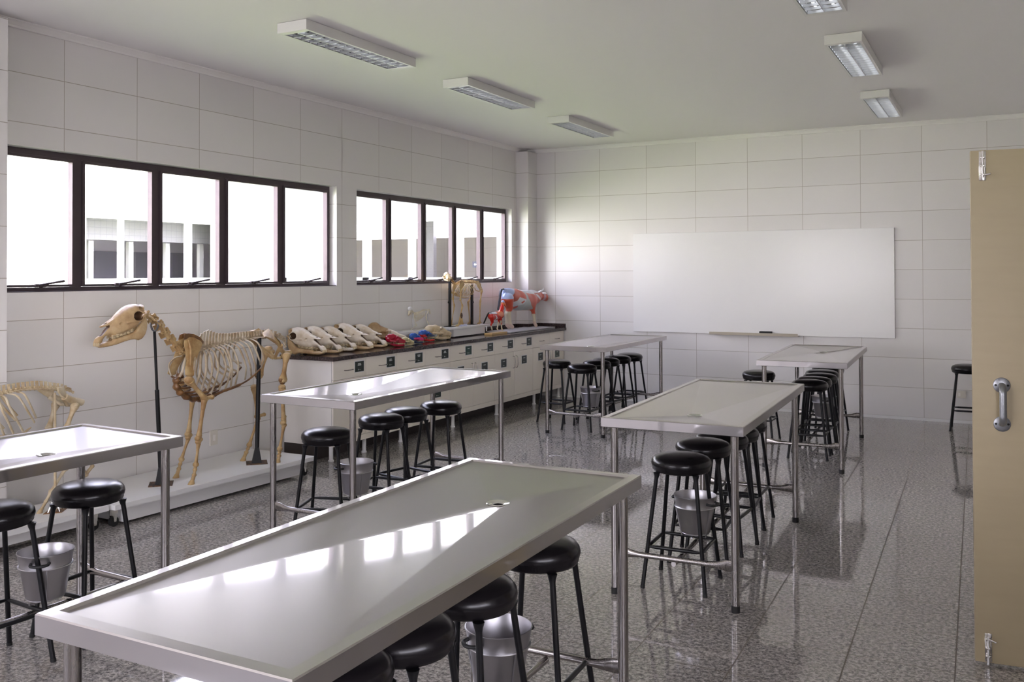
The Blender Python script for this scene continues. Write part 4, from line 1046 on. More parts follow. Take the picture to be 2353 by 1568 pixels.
# black support stands on the platform
def stand(label, top, base, r0, r1, split, fork=None, plate_top=False, zf=0.150, flare=0.115, fl_w=0.052):
    t = thing('display_stand', label, 'stand', (base.x, base.y, zf))
    o = Vector((base.x, base.y, zf)); tp = Vector(top)-o
    bm = NB(); k = 0.11; rs = []
    sq = lambda c, s: [c+Vector((0, -s, 0)), c+Vector((s, 0, 0)), c+Vector((0, s, 0)), c+Vector((-s, 0, 0))]
    prism(bm, [(0, -k), (k, 0), (0, k), (-k, 0)], 0.0, 0.004, 'z'); obj('base_plate', bm, M_rust, t, 0)
    d = tp.normalized()
    bm = NB(); rings(bm, [sq(Vector((0, 0, 0.004)), fl_w), sq(d*flare+Vector((0, 0, .004)), r0*1.25)]); obj('gusset', bm, M_pole, t, 0)
    bm = NB(); tube(bm, [Vector((0, 0, .005)), tp*split], r0, 12); tube(bm, [tp*split, tp], r1, 12); obj('pole', bm, M_pole, t)
    if fork:
        bm = NB(); P = [Vector((-fork, 0, fork*1.2)), Vector((-fork, 0, fork*.2)), Vector((-fork*.6, 0, -fork*.55)), Vector((0, 0, -fork*.85)), Vector((fork*.6, 0, -fork*.55)), Vector((fork, 0, fork*.2)), Vector((fork, 0, fork*1.2))]
        tube(bm, [tp+Vector((0, 0, fork*.85))+p for p in P], 0.010, 8, 0.4); obj('neck_fork', bm, M_grey, t)
    if plate_top:
        bm = NB(); box(bm, tp.x-.012, tp.x+.012, tp.y-.09, tp.y+.09, tp.z, tp.z+.006); obj('support_bar', bm, M_grey, t, 0)
    return t
stand('black forked pole holding the neck of the horse skeleton', on(355, 762, 'x', 0.46), on(370, 1113, 'z', 0.15), 0.0145, 0.0095, 0.62, fork=0.036)
stand('black pole with triangular foot under the horse skeleton loins', on(596, 776, 'x', 0.46), on(590, 1064, 'z', 0.15), 0.0165, 0.0165, 0.9, plate_top=True)

# ---------------------------------------------------------------- smaller skeleton at the left edge
k2 = thing('animal_skeleton', 'pale brown skeleton at the left edge, its rump showing above the steel table', 'skeleton', (0, 0, 0))
X2 = 0.30
def B2(x, y, X=X2): return on(x/10.695, 860+y/10.695, 'x', X)
body = [B2(-900, 560), B2(-500, 520), B2(0, 480), B2(200, 435), B2(450, 385), B2(750, 360), B2(1050, 355), B2(1350, 370)]
topl = [B2(-900, 240), B2(-500, 270), B2(0, 275), B2(400, 218), B2(630, 190), B2(850, 168), B2(1050, 172), B2(1330, 215)]
spine(k2, body, topl, 20, 0.014, M_bone2, [0]*9+[0.035]*11)
spine(k2, [B2(1420, 350), B2(1540, 350), B2(1680, 390)], [B2(1420, 225), B2(1560, 250), B2(1700, 330)], 4, 0.013, M_bone2, 0.02, 'sacrum')
spine(k2, [B2(1700, 395), B2(1770, 440)], [B2(1720, 350), B2(1775, 415)], 2, 0.009, M_bone2, 0, 'tail_vertebra')
def mx2(p): return Vector((2*X2-p[0], p[1], p[2]))
for a, b, c in (((430,440),(640,560),(890,1080)), ((200,480),(500,620),(850,1190)), ((0,520),(230,800),(560,1400)), ((-200,520),(60,900),(330,1460)), ((-400,530),(-160,900),(100,1500)), ((-600,540),(-400,900),(-250,1480)), ((-800,550),(-640,900),(-560,1450))):
    A = B2(*a, X2+.015); B = B2(*b, X2+.12); Cc = B2(*c, X2+.09)
    P = curve([A, B2(a[0]+.5*(b[0]-a[0])+20, a[1]+.22*(b[1]-a[1]), X2+.09), B, B2(b[0]+.47*(c[0]-b[0])+15, b[1]+.5*(c[1]-b[1]), X2+.112), Cc], 7)
    for mi in (0, 1):
        bm = NB(); tube(bm, [mx2(p) if mi else p for p in P], 0.0075, 8, .6); obj('rib', bm, M_bone2, k2, 70)
bm = NB(); tube(bm, [B2(760, 1310), B2(560, 1470), B2(100, 1560), B2(-500, 1500)], [.006, .012, .015, .015], 8, .7); obj('breastbone', bm, M_bone2, k2)
for mi in (0, 1):
    f = mx2 if mi else (lambda v: v)
    plate(k2, 'hip_blade', [f(B2(*p, X2+q)) for p, q in (((1400, 330), .09), ((1500, 310), .05), ((1560, 300), .04), ((1590, 420), .05), ((1660, 560), .07), ((1600, 610), .08), ((1500, 560), .08), ((1420, 440), .10))], 0.009, M_bone2, (.9, 0, .3))
    bm = NB(); tube(bm, [f(B2(1600, 560, X2+.075)), f(B2(1740, 640, X2+.07)), f(B2(1900, 660, X2+.06)), f(B2(2020, 700, X2+.06))], [.020, .022, .020, .022], 10)
    tube(bm, [f(B2(1560, 600, X2+.07)), f(B2(1640, 760, X2+.03)), f(B2(1850, 760, X2+.03)), f(B2(1940, 680, X2+.05))], [.013, .011, .011, .014], 8); obj('hip_bone', bm, M_bone2, k2, 70)
def leg2(X, P, m=M_bone2):
    P = [on(x, y, 'x', X) for x, y in P]; P[-1].z = 0.155
    longbone(k2, 'thigh_bone', P[0], P[1], .016, m); longbone(k2, 'shin_bone', P[1], P[2], .013, m)
    bm = NB(); tube(bm, [P[2], P[3]], [.012, .011], 8); bead(bm, P[3], .014, n=8); obj('heel_bone', bm, m, k2)
    longbone(k2, 'cannon_bone', P[2], P[4], .010, m, (1.5, 1.5)); chain(k2, 'pastern_bones', [P[4], (P[4]+P[5])/2, P[5]], [.014, .010, .013], m)
    bm = NB(); hoof(bm, P[5]-Vector((0, 0, .005)), .022, (0, -1, 0)); obj('hoof_bone', bm, m, k2)
leg2(0.38, [(172, 933), (150, 990), (150, 1078), (160, 1062), (118, 1130), (92, 1168)])
leg2(0.20, [(128, 930), (112, 985), (196, 1092), (212, 1072), (160, 1130), (146, 1157)])
leg2(0.38, [(-75, 950), (-60, 1010), (-70, 1090), (-75, 1070), (-72, 1160), (-85, 1190)])
leg2(0.20, [(-75, 945), (-50, 1000), (-60, 1080), (-65, 1060), (-62, 1150), (-75, 1180)])
sk = thing('display_stand', 'pale painted post with rusty foot plate under the left-edge skeleton', 'stand', tuple(on(127, 1176, 'z', .15)))
tp = on(126, 903, 'x', X2)-Vector(sk.location)
bm = NB(); tube(bm, [(0, 0, .004), tp], .008, 10); obj('pole', bm, M_bone2, sk)
bm = NB(); prism(bm, [(0, -.08), (.06, 0), (0, .08), (-.06, 0)], 0, .004, 'z'); obj('base_plate', bm, M_cart, sk, 0)
bm = NB()
for q in ((0, -.05, 0), (0, .05, 0), (.04, 0, 0)): tube(bm, [Vector(q)+Vector((0, 0, .004)), (0, 0, .10)], .003, 6)
obj('brace_wire', bm, M_chrome, sk)

# ---------------------------------------------------------------- skulls lying on the counter
a_, b_ = S5(230, 664)-ORG, S5(560, 572)-ORG
TILT = math.atan2(b_.z-a_.z, b_.y-a_.y)
zmin = {}
def lay(s, extra=0.0):
    R = Matrix.Rotation(-TILT+extra, 4, 'X')
    zm = min((R @ v.co).z for v in HS[1].vertices)*s
    return R, -zm
SK = [((676.3, 764), 1.00, 0.00, 0.00, M_skull, M_skull2, 'white horse skull nearest the counter end, large orbit, on a tan lower jaw'),
      ((711.4, 752.7), 1.00, 0.05, 0.02, M_skull, M_skull2, 'second horse skull from the counter end, pinkish white'),
      ((747.7, 751), 0.95, 0.10, 0.00, M_skull, M_skull, 'third horse skull from the counter end, the whitest one'),
      ((781.6, 749), 1.02, 0.12, 0.03, M_skull, M_skull2, 'fourth horse skull from the counter end, brown rear and orange nasal cavity'),
      ((820.3, 750.5), 0.93, 0.16, 0.02, M_skull, M_skull2, 'fifth horse skull from the counter end, beside the round brown one')]
ob_l = Vector((0, *cy((562, 258))))
for (px, py), s, rz, ex, mc, mm, lb in SK:
    R, dz = lay(s, ex); o = R @ (ob_l*s); xo = 0.13+(-o.y)
    yc = on(px, py, 'x', xo).y+0.062*s
    t = thing('horse_skull', lb, 'skull', (0.125, yc, CT+dz+0.001), PI/2+rz, 'row of horse skulls on the counter')
    skull_parts(t, R @ Matrix.Scale(s, 4), mc, mm, rear=M_skull2)

def n3(f): return lambda X, Y, Z: f((X, Y, Z))
def paint(o, extra, fn):
    for m in extra: o.data.materials.append(m)
    for p in o.data.polygons: p.material_index = fn(p.center)
def beast_skull(par, L, mats, h=None, long=1.0, wide=1.0, round_=1.0, canine=1.0):
    """carnivore style skull: nose towards -y, length L, resting on z=0"""
    h = h or L*0.016; u = L
    def cr(P):
        x = np.abs(P[0]); Q = (x, P[1], P[2])
        d = s_ell(Q, (0, .80*u, .30*u), (.15*u*wide, .20*u, .15*u*round_))
        d = s_min(d, s_cap(Q, (0, .62*u, .32*u), (0, .30*u, .25*u), .13*u, .085*u), .05*u)
        d = s_min(d, s_cap(Q, (.02*u, .34*u, .23*u), (.02*u, .07*u, .17*u), .085*u, .062*u), .04*u)
        d = s_min(d, s_cap(Q, (.07*u, .42*u, .18*u), (.055*u, .10*u, .14*u), .045*u, .035*u), .02*u)
        d = s_min(d, s_cap(Q, (.13*u*wide, .42*u, .20*u), (.25*u*wide, .58*u, .20*u), .035*u, .030*u), .02*u)
        d = s_min(d, s_cap(Q, (.25*u*wide, .58*u, .20*u), (.17*u*wide, .80*u, .22*u), .030*u, .035*u), .02*u)
        d = s_min(d, s_cap(Q, (.10*u, .44*u, .35*u), (.16*u*wide, .50*u, .33*u), .04*u, .02*u), .02*u)
        d = s_min(d, s_cap(Q, (0, .62*u, .42*u), (0, .98*u, .36*u), .02*u, .025*u), .03*u)
        d = np.maximum(d, -s_ell(Q, (.155*u*wide, .46*u, .27*u), (.085*u, .075*u, .065*u)))
        d = np.maximum(d, -s_ell(Q, (.155*u*wide, .60*u, .26*u), (.055*u*wide, .085*u, .07*u)))
        d = np.maximum(d, -s_ell(Q, (0.0, .02*u, .20*u), (.040*u, .075*u, .045*u)))
        return d
    def md(P):
        x = np.abs(P[0]); Q = (x, P[1], P[2])
        d = s_cap(Q, (.035*u, .09*u, .055*u), (.12*u, .45*u, .045*u), .035*u, .042*u)
        d = s_min(d, s_cap(Q, (.12*u, .45*u, .05*u), (.17*u*wide, .70*u, .09*u), .042*u, .035*u), .02*u)
        d = s_min(d, s_cap(Q, (.15*u*wide, .60*u, .10*u), (.16*u*wide, .62*u, .20*u), .03*u, .02*u), .02*u)
        return np.maximum(d, -(P[2]-.012*u))
    lo, hi = (-.34*u, -.06*u, -.03*u), (.34*u, 1.08*u, .56*u)
    o1 = obj('cranium', smooth_mesh(nets(n3(cr), lo, hi, h), 1, .4), mats[0], par, 60)
    o2 = obj('lower_jaw', smooth_mesh(nets(n3(md), lo, hi, h), 1, .4), mats[1], par, 60)
    bm = NB()
    for s in (-1, 1):
        tube(bm, [(s*.060*u, .10*u, .13*u), (s*.062*u, .085*u, .09*u), (s*.060*u, .10*u, .05*u*(2-canine))], [.018*u, .014*u, .003*u], 8)
        tube(bm, [(s*.045*u, .065*u, .07*u), (s*.045*u, .055*u, .10*u), (s*.046*u, .065*u, .14*u)], [.014*u, .011*u, .003*u], 8)
        for k in range(5):
            y = (.18+k*.055)*u; x = (.068+k*.009)*u
            tube(bm, [(s*x, y, .13*u), (s*x, y, .085*u)], [.020*u, .008*u], 6); tube(bm, [(s*(x-.008*u), y+.02*u, .07*u), (s*(x-.008*u), y+.02*u, .105*u)], [.016*u, .006*u], 6)
        for k in range(3): tube(bm, [(s*(.008+.013*k)*u, .035*u, .12*u), (s*(.008+.013*k)*u, .03*u, .085*u)], [.008*u, .005*u], 6)
    obj('teeth', bm, mats[2], par, 40)
    return o1, o2

P_ = on(868, 775, 'x', 0.16)
t = thing('animal_skull', 'brown round-backed skull behind the red skull, its long snout lying on the counter', 'skull', (0.12, P_.y, CT+.001), 2.25)
bm = None
r6 = beast_skull(t, 0.40, (M_skull2, M_skull2, M_tooth), 0.006, wide=.72, round_=1.75)
paint(r6[0], [M_skull], lambda c: 1 if c.y < .19 else 0)
M6 = Matrix.Translation((0, -0.32, 0))
for o in [q for q in COL.objects if q.parent == t]: o.data.transform(M6)
def put_skull(name, lb, L, px, py, x, rz, mats, zs=1.0, **k):
    p = on(px, py, 'x', x); t = thing(name, lb, 'skull', (x, p.y, CT+0.001), rz)
    r = beast_skull(t, L, mats, **k)
    for o in [q for q in COL.objects if q.parent == t]: o.data.transform(Matrix.Translation((0, -0.5*L, 0))); o.data.transform(Matrix.Diagonal((1, 1, zs, 1)))
    return t, r
put_skull('skull_model', 'shiny dark red plastic skull on the counter', 0.205, 909, 785, 0.42, 2.55, (M_redp, M_redp, M_tooth), zs=1.35, wide=.95)
put_skull('small_skull', 'small yellowish animal skull between the red and the blue and pink skulls', 0.14, 937, 785, 0.43, 2.7, (M_yellow, M_yellow, M_tooth), zs=1.3)
t, r = put_skull('skull_model', 'painted skull model, blue on top, pink cheek, navy jaw', 0.17, 957, 785, 0.38, 2.75, (M_pink, M_navy, M_tooth), zs=1.4)
paint(r[0], [M_blue, M_white], lambda c: 1 if c.z > 0.062 or c.y > 0.05 else (2 if c.z < 0.022 else 0))
t, r = put_skull('skull_model', 'painted skull model, blue and red braincase, bright red jaw', 0.20, 981, 783, 0.33, 2.7, (M_navy, M_red, M_tooth), zs=1.35)
paint(r[0], [M_blue, M_red, M_yellow], lambda c: 1 if c.z > 0.078 else (2 if c.y > 0.03 and c.z > .05 else (3 if abs(c.z-.045) < .006 else 0)))
put_skull('predator_skull', 'large cream predator skull with long canine teeth, facing right', 0.33, 1007, 775, 0.31, 2.72, (M_bone2, M_bone2, M_tooth), zs=1.1, wide=1.0, canine=1.2)

# ---------------------------------------------------------------- wheeled stands on the counter
def small_cart(label, xa, xb, ya, yb, zt, ia, ib, th=0.02, wheels=True):
    t = thing('wheeled_stand', label, 'stand', (0, 0, 0))
    bm = NB(); box(bm, xa, xb, ya, yb, zt-th, zt, bev=.002); obj('deck', bm, M_white, t, 0)
    bm = NB(); box(bm, xa+.03, xb-.012, ya+ia, yb-ib, CT+.012, zt-th); obj('skirt', bm, M_white, t, 0)
    for yy in (ya+ia*.5, yb-ib*.5):
        for xx in (xa+.05, xb-.04):
            bm = NB(); box(bm, xx-.02, xx+.02, yy-.022, yy+.022, zt-th-.004, zt-th); box(bm, xx-.018, xx-.015, yy-.012, yy+.012, CT+.03, zt-th-.004); box(bm, xx+.015, xx+.018, yy-.012, yy+.012, CT+.03, zt-th-.004)
            c = obj('caster', bm, M_chrome, t, 0)
            bm = NB(); tube(bm, [(xx-.012, yy, CT+.0305), (xx+.012, yy, CT+.0305)], .0295, 16); obj('wheel', bm, M_rub, c)
    return t
small_cart('white wheeled stand on the counter carrying the golden big cat skeleton', .02, .285, 8.42, 9.33, 1.0, .11, .11)
small_cart('low white stand on the counter carrying the tiny pale skeleton', .02, .215, 7.56, 8.34, 1.000, .05, .05, .03)

def small_skel(t, X, T, sc, m, rr, ribs=12, dx=0.03):
    """generic small mounted skeleton; T maps crop pixels to a point for a given x"""
    return
# golden skeleton on the cart
X3 = 0.14
def Z7(x, y, X=X3): return on(1000+x/8.114, 610+y/8.114, 'x', X)
t = thing('big_cat_skeleton', 'golden big cat skeleton between two black posts in front of the right window', 'skeleton', (0, 0, 0))
M_gold = bone('golden_bone', (0.66, 0.52, 0.27), (0.55, 0.38, 0.16), (0.34, 0.18, 0.06))
# skull, turned a little towards the room
sk0 = bpy.data.objects.new('skull', None); 
hd = Z7(225, 215); L = 0.20
holder = thing('tmp', 'x', 'x'); beast_skull(holder, L, (M_gold, M_gold, M_tooth), 0.0032, wide=1.0)
Mh = Matrix.Translation(hd) @ Matrix.Rotation(0.75, 4, 'Z') @ Matrix.Rotation(0.12, 4, 'X') @ Matrix.Translation((0, -0.55*L, -0.22*L))
for o in [q for q in COL.objects if q.parent == holder]:
    o.data.transform(Mh); o.parent = t
bpy.data.objects.remove(holder)
nk = resample([Z7(290, 240), Z7(330, 310), Z7(370, 365), Z7(420, 340), Z7(470, 315)], 8)
for i in range(7):
    d = nk[i+1]-nk[i]; vertebra(t, (nk[i]+nk[i+1])/2, (nk[i]+nk[i+1])/2+Vector((0, .004, .024)), d, d.length*.95, .011, M_gold, 'neck_vertebra', .012)
spine(t, [Z7(470, 330), Z7(540, 320), Z7(620, 318), Z7(700, 325), Z7(760, 335)], [Z7(480, 275), Z7(545, 268), Z7(620, 272), Z7(700, 275), Z7(760, 290)], 18, .008, M_gold, [0]*11+[.022]*7)
spine(t, [Z7(770, 335), Z7(810, 340), Z7(830, 350)], [Z7(775, 290), Z7(812, 300), Z7(832, 320)], 3, .008, M_gold, .01, 'sacrum')
tl = resample([Z7(835, 350), Z7(862, 420), Z7(870, 520), Z7(850, 640)], 9)
for i in range(8):
    d = tl[i+1]-tl[i]; bm = NB(); tube(bm, [tl[i]+d*.05, tl[i]+d*.5, tl[i]+d*.95], [.006-.0004*i, .004-.0003*i, .006-.0004*i], 8); obj('tail_vertebra', bm, M_gold, t)
def m3(p): return Vector((2*X3-p[0], p[1], p[2]))
for i in range(12):
    q = i/11; A = Z7(440+270*q, 340-8*q, X3+.008); B = Z7(400+310*q, 440+10*math.sin(q*PI), X3+.055+.02*math.sin(q*PI)); C_ = Z7(400+285*q, 545+55*math.sin(min(1, q*1.4)*PI*.7)-40*q*q, X3+.02+.02*q)
    P = curve([A, A.lerp(B, .4)+Vector((.024, 0, .014)), B, B.lerp(C_, .55)+Vector((.012, .004, 0)), C_], 5)
    for mi in (0, 1):
        bm = NB(); tube(bm, [m3(p) if mi else p for p in P], .0032, 6, .7); obj('rib', bm, M_gold, t, 70)
bm = NB(); tube(bm, [Z7(370, 500), Z7(400, 550), Z7(470, 590), Z7(560, 605), Z7(660, 580)], [.008, .009, .009, .007, .004], 8, .8); obj('breastbone', bm, M_gold, t)
def lb3(name, pts, X, r, ends=(1.8, 1.6)):
    P = [Z7(*p, X) for p in pts]
    for i, nm in enumerate(name): longbone(t, nm, P[i], P[i+1], r*(1-.16*i), M_gold, ends)
    return P
def paw(p, d=(0, -1, 0)):
    bm = NB(); p = Vector(p); p.z = 1.001
    for k in range(4):
        o = Vector(((k-1.5)*.011, 0, 0)); tube(bm, [p+o+Vector((0, .01, .020)), p+o+Vector((0, -.012, .017)), p+o+Vector((0, -.030, .008)), p+o+Vector((0, -.042, .003))], [.0045, .0042, .0045, .002], 6)
    obj('paw_bones', bm, M_gold, t, 70)
for X, q in ((X3+.065, 0), (X3-.065, 1)):
    if not q: fp = [(480, 480), (470, 640), (505, 745), (430, 990)]; sc = [(455, 290), (500, 270), (545, 320), (540, 370), (500, 440), (480, 500), (462, 495), (455, 400)]; hp = [(865, 480), (840, 680), (838, 700), (830, 1010)]; f0 = (415, 1040); h0 = (835, 1060)
    else: fp = [(345, 500), (330, 620), (355, 745), (300, 960)]; sc = [(330, 360), (370, 330), (400, 370), (395, 410), (370, 450), (350, 510), (335, 505), (325, 430)]; hp = [(690, 540), (615, 690), (618, 715), (650, 1000)]; f0 = (200, 1060); h0 = (560, 1040)
    plate(t, 'shoulder_blade', [Z7(*p, X) for p in sc], .003, M_gold, (1, 0, .2))
    P = [Z7(*p, X) for p in fp]; P[3].z = 1.012; longbone(t, 'upper_arm_bone', P[0], P[1], .0085, M_gold); bm = NB(); bead(bm, P[1]+Vector((0, .012, .004)), .009, n=7); obj('elbow_bone', bm, M_gold, t)
    longbone(t, 'forearm_bone', P[1], P[2], .007, M_gold); chain(t, 'wrist_bones', [P[2], P[2]+Vector((0, .002, -.012))], [.010, .009], M_gold)
    longbone(t, 'foot_bone', P[2]+Vector((0, 0, -.014)), P[3], .006, M_gold); P[3].z = max(P[3].z, 1.014) if False else P[3].z; paw(Vector((P[3].x, P[3].y+.005, 1.001)))
    P = [Z7(*p, X) for p in hp]; P[3].z = 1.014; longbone(t, 'thigh_bone', P[0], P[1], .009, M_gold); longbone(t, 'shin_bone', P[2], P[3], .0075, M_gold)
    bm = NB(); bead(bm, P[3]+Vector((0, .018, .008)), .010, (.8, 1.3, .8), 7); obj('heel_bone', bm, M_gold, t); paw(Vector((P[3].x, P[3].y+.005, 1.001)))
    s = 1 if not q else -1
    plate(t, 'hip_bone', [Z7(750, 300, X3+s*.03), Z7(800, 285, X3+s*.03), Z7(815, 330, X3+s*.035), Z7(850, 420, X3+s*.045), Z7(885, 450, X3+s*.03), Z7(870, 480, X3+s*.03), Z7(835, 470, X3+s*.045), Z7(790, 400, X3+s*.045)], .005, M_gold, (1, 0, .2))
    bm = NB(); tube(bm, [Z7(850, 430, X3+s*.04), Z7(820, 485, X3+s*.02), Z7(760, 470, X3+s*.005), Z7(735, 420, X3+s*.02)], [.006, .006, .005, .005], 6); obj('pubis_bone', bm, M_gold, t)
for nm, px, top in (('black post at the head end of the golden big cat skeleton', 275, 262), ('black post at the rump end of the golden big cat skeleton', 686, 345)):
    b = Z7(px, 1120, X3+.0); p = thing('display_post', nm, 'post', (X3, b.y, 1.0005)); zt = Z7(px, top, X3).z-1.0005
    if px > 600: zt -= .01
    bm = NB(); box(bm, -.0115, .0115, -.0145, .0145, .004, zt, bev=.001); obj('post', bm, M_pole, p, 0)
    bm = NB(); box(bm, -.05, .05, -.05, .05, 0, .004); obj('base_plate', bm, M_pole, p, 0)
    bm = NB(); s = -1 if px < 600 else 1; z1 = Z7(px, 690, X3).z-1.0005
    tube(bm, [(0, s*.014, z1+.022), (0, s*.028, z1), (0, s*.034, z1-.004)], [.010, .009, .007], 8)
    if px > 600:
        for q in (-.012, .022): tube(bm, [(0, q, zt), (0, q+.004, zt+.055)], .003, 6)
    obj('clamp', bm, M_blk, p)
p = Z7(515, 1110, .215); bm = NB(); box(bm, .19, .24, p.y-.055, p.y+.055, 1.0005, 1.020, bev=.002)
tag(obj('white_box', bm, mat('pale_blue_box', (.62, .66, .85), .4), None, 0), 'small pale blue box on the deck below the golden skeleton', 'box')
p = Z7(485, 1040, .215); t2 = thing('paw_specimen', 'small golden bone specimen with a dark top, standing on the pale blue box', 'bone', (.215, p.y, 1.0205))
bm = NB()
for k in range(5): tube(bm, [((k-2)*.006, (k-2)*.012, 0), ((k-2)*.004, (k-2)*.008, .035), ((k-2)*.002, (k-2)*.004+.004, .07)], [.006, .004, .005], 6)
obj('paw_bones', bm, M_gold, t2, 70)
bm = NB(); bead(bm, (0, .006, .098), .022, (.55, .8, 1.5), 9); obj('dark_cap', bm, M_rust, t2)

# tiny pale skeleton
X5 = 0.115
def Z4(x, y, X=X5): return on(900+x/9.804, 680+y/9.804, 'x', X)
t = thing('small_skeleton', 'tiny pale skeleton with a white skull cap on the low white stand', 'skeleton', (0, 0, 0))
M_tiny = bone('ivory_bone', (.78, .74, .62), (.72, .66, .50), (.60, .50, .33))
hd = Z4(415, 300)
bm = NB(); bead(bm, hd+Vector((0, 0, .004)), .030, (.75, 1.0, .75), 12); o = obj('skull_cap', bm, M_white, t)
holder = thing('tmp', 'x', 'x'); beast_skull(holder, .105, (M_tiny, M_tiny, M_tooth), .0024, wide=.8)
for o in [q for q in COL.objects if q.parent == holder]:
    o.data.transform(Matrix.Translation(Z4(410, 345)) @ Matrix.Rotation(.25, 4, 'Z') @ Matrix.Rotation(.45, 4, 'X') @ Matrix.Translation((0, -.06, -.03))); o.parent = t
bpy.data.objects.remove(holder)
P = resample([Z4(465, 350), Z4(500, 400), Z4(540, 400), Z4(640, 370), Z4(700, 335), Z4(800, 325), Z4(860, 320)], 26)
for i in range(25):
    d = P[i+1]-P[i]; vertebra(t, (P[i]+P[i+1])/2, (P[i]+P[i+1])/2+Vector((0, 0, .013)), d, d.length*.9, .0045, M_tiny)
for i in range(11):
    q = i/10; A = P[5+i]; b = A+Vector((.030, .0, -.035-.01*math.sin(q*PI))); c = A+Vector((.004, .01, -.085+.02*q))
    for s in (1, -1):
        bm = NB(); tube(bm, curve([A, Vector((A.x+s*.022, A.y, A.z-.006)), Vector((A.x+s*.030, b.y, b.z)), Vector((A.x+s*.004, c.y, c.z))], 4), .0018, 6); obj('rib', bm, M_tiny, t)
bm = NB(); tube(bm, [Z4(500, 440), Z4(540, 500), Z4(590, 500)], .004, 6); obj('breastbone', bm, M_tiny, t)
for s in (1, -1):
    X = X5+s*.028
    F_ = [Z4(520, 400, X), Z4(500, 500, X), Z4(545, 600, X), Z4(560, 665, X), Z4(440, 765, X)]
    longbone(t, 'upper_arm_bone', F_[0], F_[1], .004, M_tiny); longbone(t, 'forearm_bone', F_[1], F_[3], .0032, M_tiny); longbone(t, 'foot_bone', F_[3], F_[4], .003, M_tiny)
    G_ = [Z4(820, 345, X), Z4(770, 480, X), Z4(825, 640, X), Z4(800, 700, X), Z4(835, 735, X)]; G_[4].z = 1.003
    longbone(t, 'thigh_bone', G_[0], G_[1], .0042, M_tiny); longbone(t, 'shin_bone', G_[1], G_[2], .0034, M_tiny); longbone(t, 'foot_bone', G_[2], G_[4], .003, M_tiny)
    plate(t, 'hip_bone', [Z4(790, 310, X5+s*.012), Z4(865, 315, X5+s*.014), Z4(880, 400, X5+s*.014), Z4(860, 410, X5+s*.014), Z4(845, 350, X5+s*.018), Z4(800, 350, X5+s*.014)], .003, M_tiny, (1, 0, 0))
    plate(t, 'shoulder_blade', [Z4(510, 375, X5+s*.028), Z4(590, 370, X5+s*.026), Z4(605, 420, X5+s*.028), Z4(540, 450, X5+s*.03)], .002, M_tiny, (1, 0, .2))
for nm, a, b in (('thin metal rod under the neck of the tiny skeleton', (485, 420), (468, 775)), ('thin metal rod under the hips of the tiny skeleton', (808, 345), (808, 720))):
    a3, b3 = Z4(*a), Z4(*b); b3.z = 1.0005; r = thing('support_rod', nm, 'rod', b3)
    bm = NB(); tube(bm, [(0, 0, 0), a3-b3], .0035, 8); obj('rod', bm, M_grey, r); bm = NB(); lathe(bm, [(.012, 0), (.012, .003), (.004, .004)], 14); obj('rod_foot', bm, M_grey, r)

# ---------------------------------------------------------------- muscle models
def coloured(name, me, par, fn, rough=.28):
    ca = me.color_attributes.new('Col', 'FLOAT_COLOR', 'POINT')
    V = np.array([v.co[:] for v in me.vertices]); Cc = fn(V); out = np.concatenate([Cc, np.ones((len(V), 1))], 1).astype(np.float32)
    ca.data.foreach_set('color', out.ravel())
    m = mat(name+'_paint', (1, 1, 1), rough); g = G(m); a = g.n('ShaderNodeAttribute'); a.attribute_name = 'Col'; g.l(a.outputs['Color'], g.b.inputs['Base Color'])
    return obj(name, me, m, par, 60)
XC = 0.31
def Zc(x, y, X=XC): return on(1000+x/8.114, 610+y/8.114, 'x', X)
t = thing('cow_model', 'red and white anatomical cow model standing on a grey board in the corner', 'anatomical model', (0, 0, 0))
c_ = lambda x, y, X=XC: tuple(Zc(x, y, X))
K = lambda x, y: (c_(x, y)[1], c_(x, y)[2])
pxm = (Zc(1300, 600)-Zc(1301, 600)).length
def zr(dy): return abs(Zc(1500, 500).z-Zc(1500, 500+dy).z)
def cow(P):
    d = s_cap(P, c_(1370, 590), c_(1520, 640), zr(150), zr(170))
    d = s_min(d, s_cap(P, c_(1520, 660), c_(1720, 670), zr(185), zr(175)), .03)
    d = s_min(d, s_cap(P, c_(1720, 640), c_(1850, 610), zr(165), zr(120)), .03)
    d = s_min(d, s_cap(P, c_(1300, 470), c_(1480, 505), zr(45), zr(45)), .04)
    d = s_min(d, s_cap(P, c_(1480, 505), c_(1800, 520), zr(45), zr(50)), .04)
    d = s_min(d, s_cap(P, c_(1800, 590), c_(1960, 570), zr(115), zr(75)), .04)
    for s in (1, -1):
        X = XC+s*.055
        d = s_min(d, s_cap(P, c_(1350, 640, XC+s*.045), c_(1390, 790, X), zr(120), zr(62)), .02)
        d = s_min(d, s_cap(P, c_(1390, 780, X), c_(1365 if s > 0 else 1335, 900, X), zr(50), zr(42)), .02)
        d = s_min(d, s_cap(P, c_(1365 if s > 0 else 1335, 900, X), c_(1400 if s > 0 else 1340, 1110, X), zr(40), zr(34)), .015)
        d = s_min(d, s_cap(P, c_(1800, 650, XC+s*.04), c_(1815, 800, X), zr(95), zr(52)), .02)
        d = s_min(d, s_cap(P, c_(1815, 800, X), c_(1835, 910, X), zr(46), zr(34)), .015)
        d = s_min(d, s_cap(P, c_(1835, 910, X), c_(1855, 1080, X), zr(32), zr(28)), .015)
        for (a, b, rr) in (((1400 if s > 0 else 1340, 1110), (1435 if s > 0 else 1375, 1150), 38), ((1855, 1080), (1880, 1125), 34)):
            d = s_min(d, s_cap(P, c_(*a, X), c_(*b, X), zr(rr*.9), zr(rr)), .008)
    # head
    d = s_min(d, s_cap(P, c_(1960, 580), c_(2040, 590), zr(78), zr(72)), .02)
    d = s_min(d, s_cap(P, c_(2040, 600), c_(2110, 660), zr(62), zr(36)), .015)
    return np.maximum(d, (.906-P[2]))
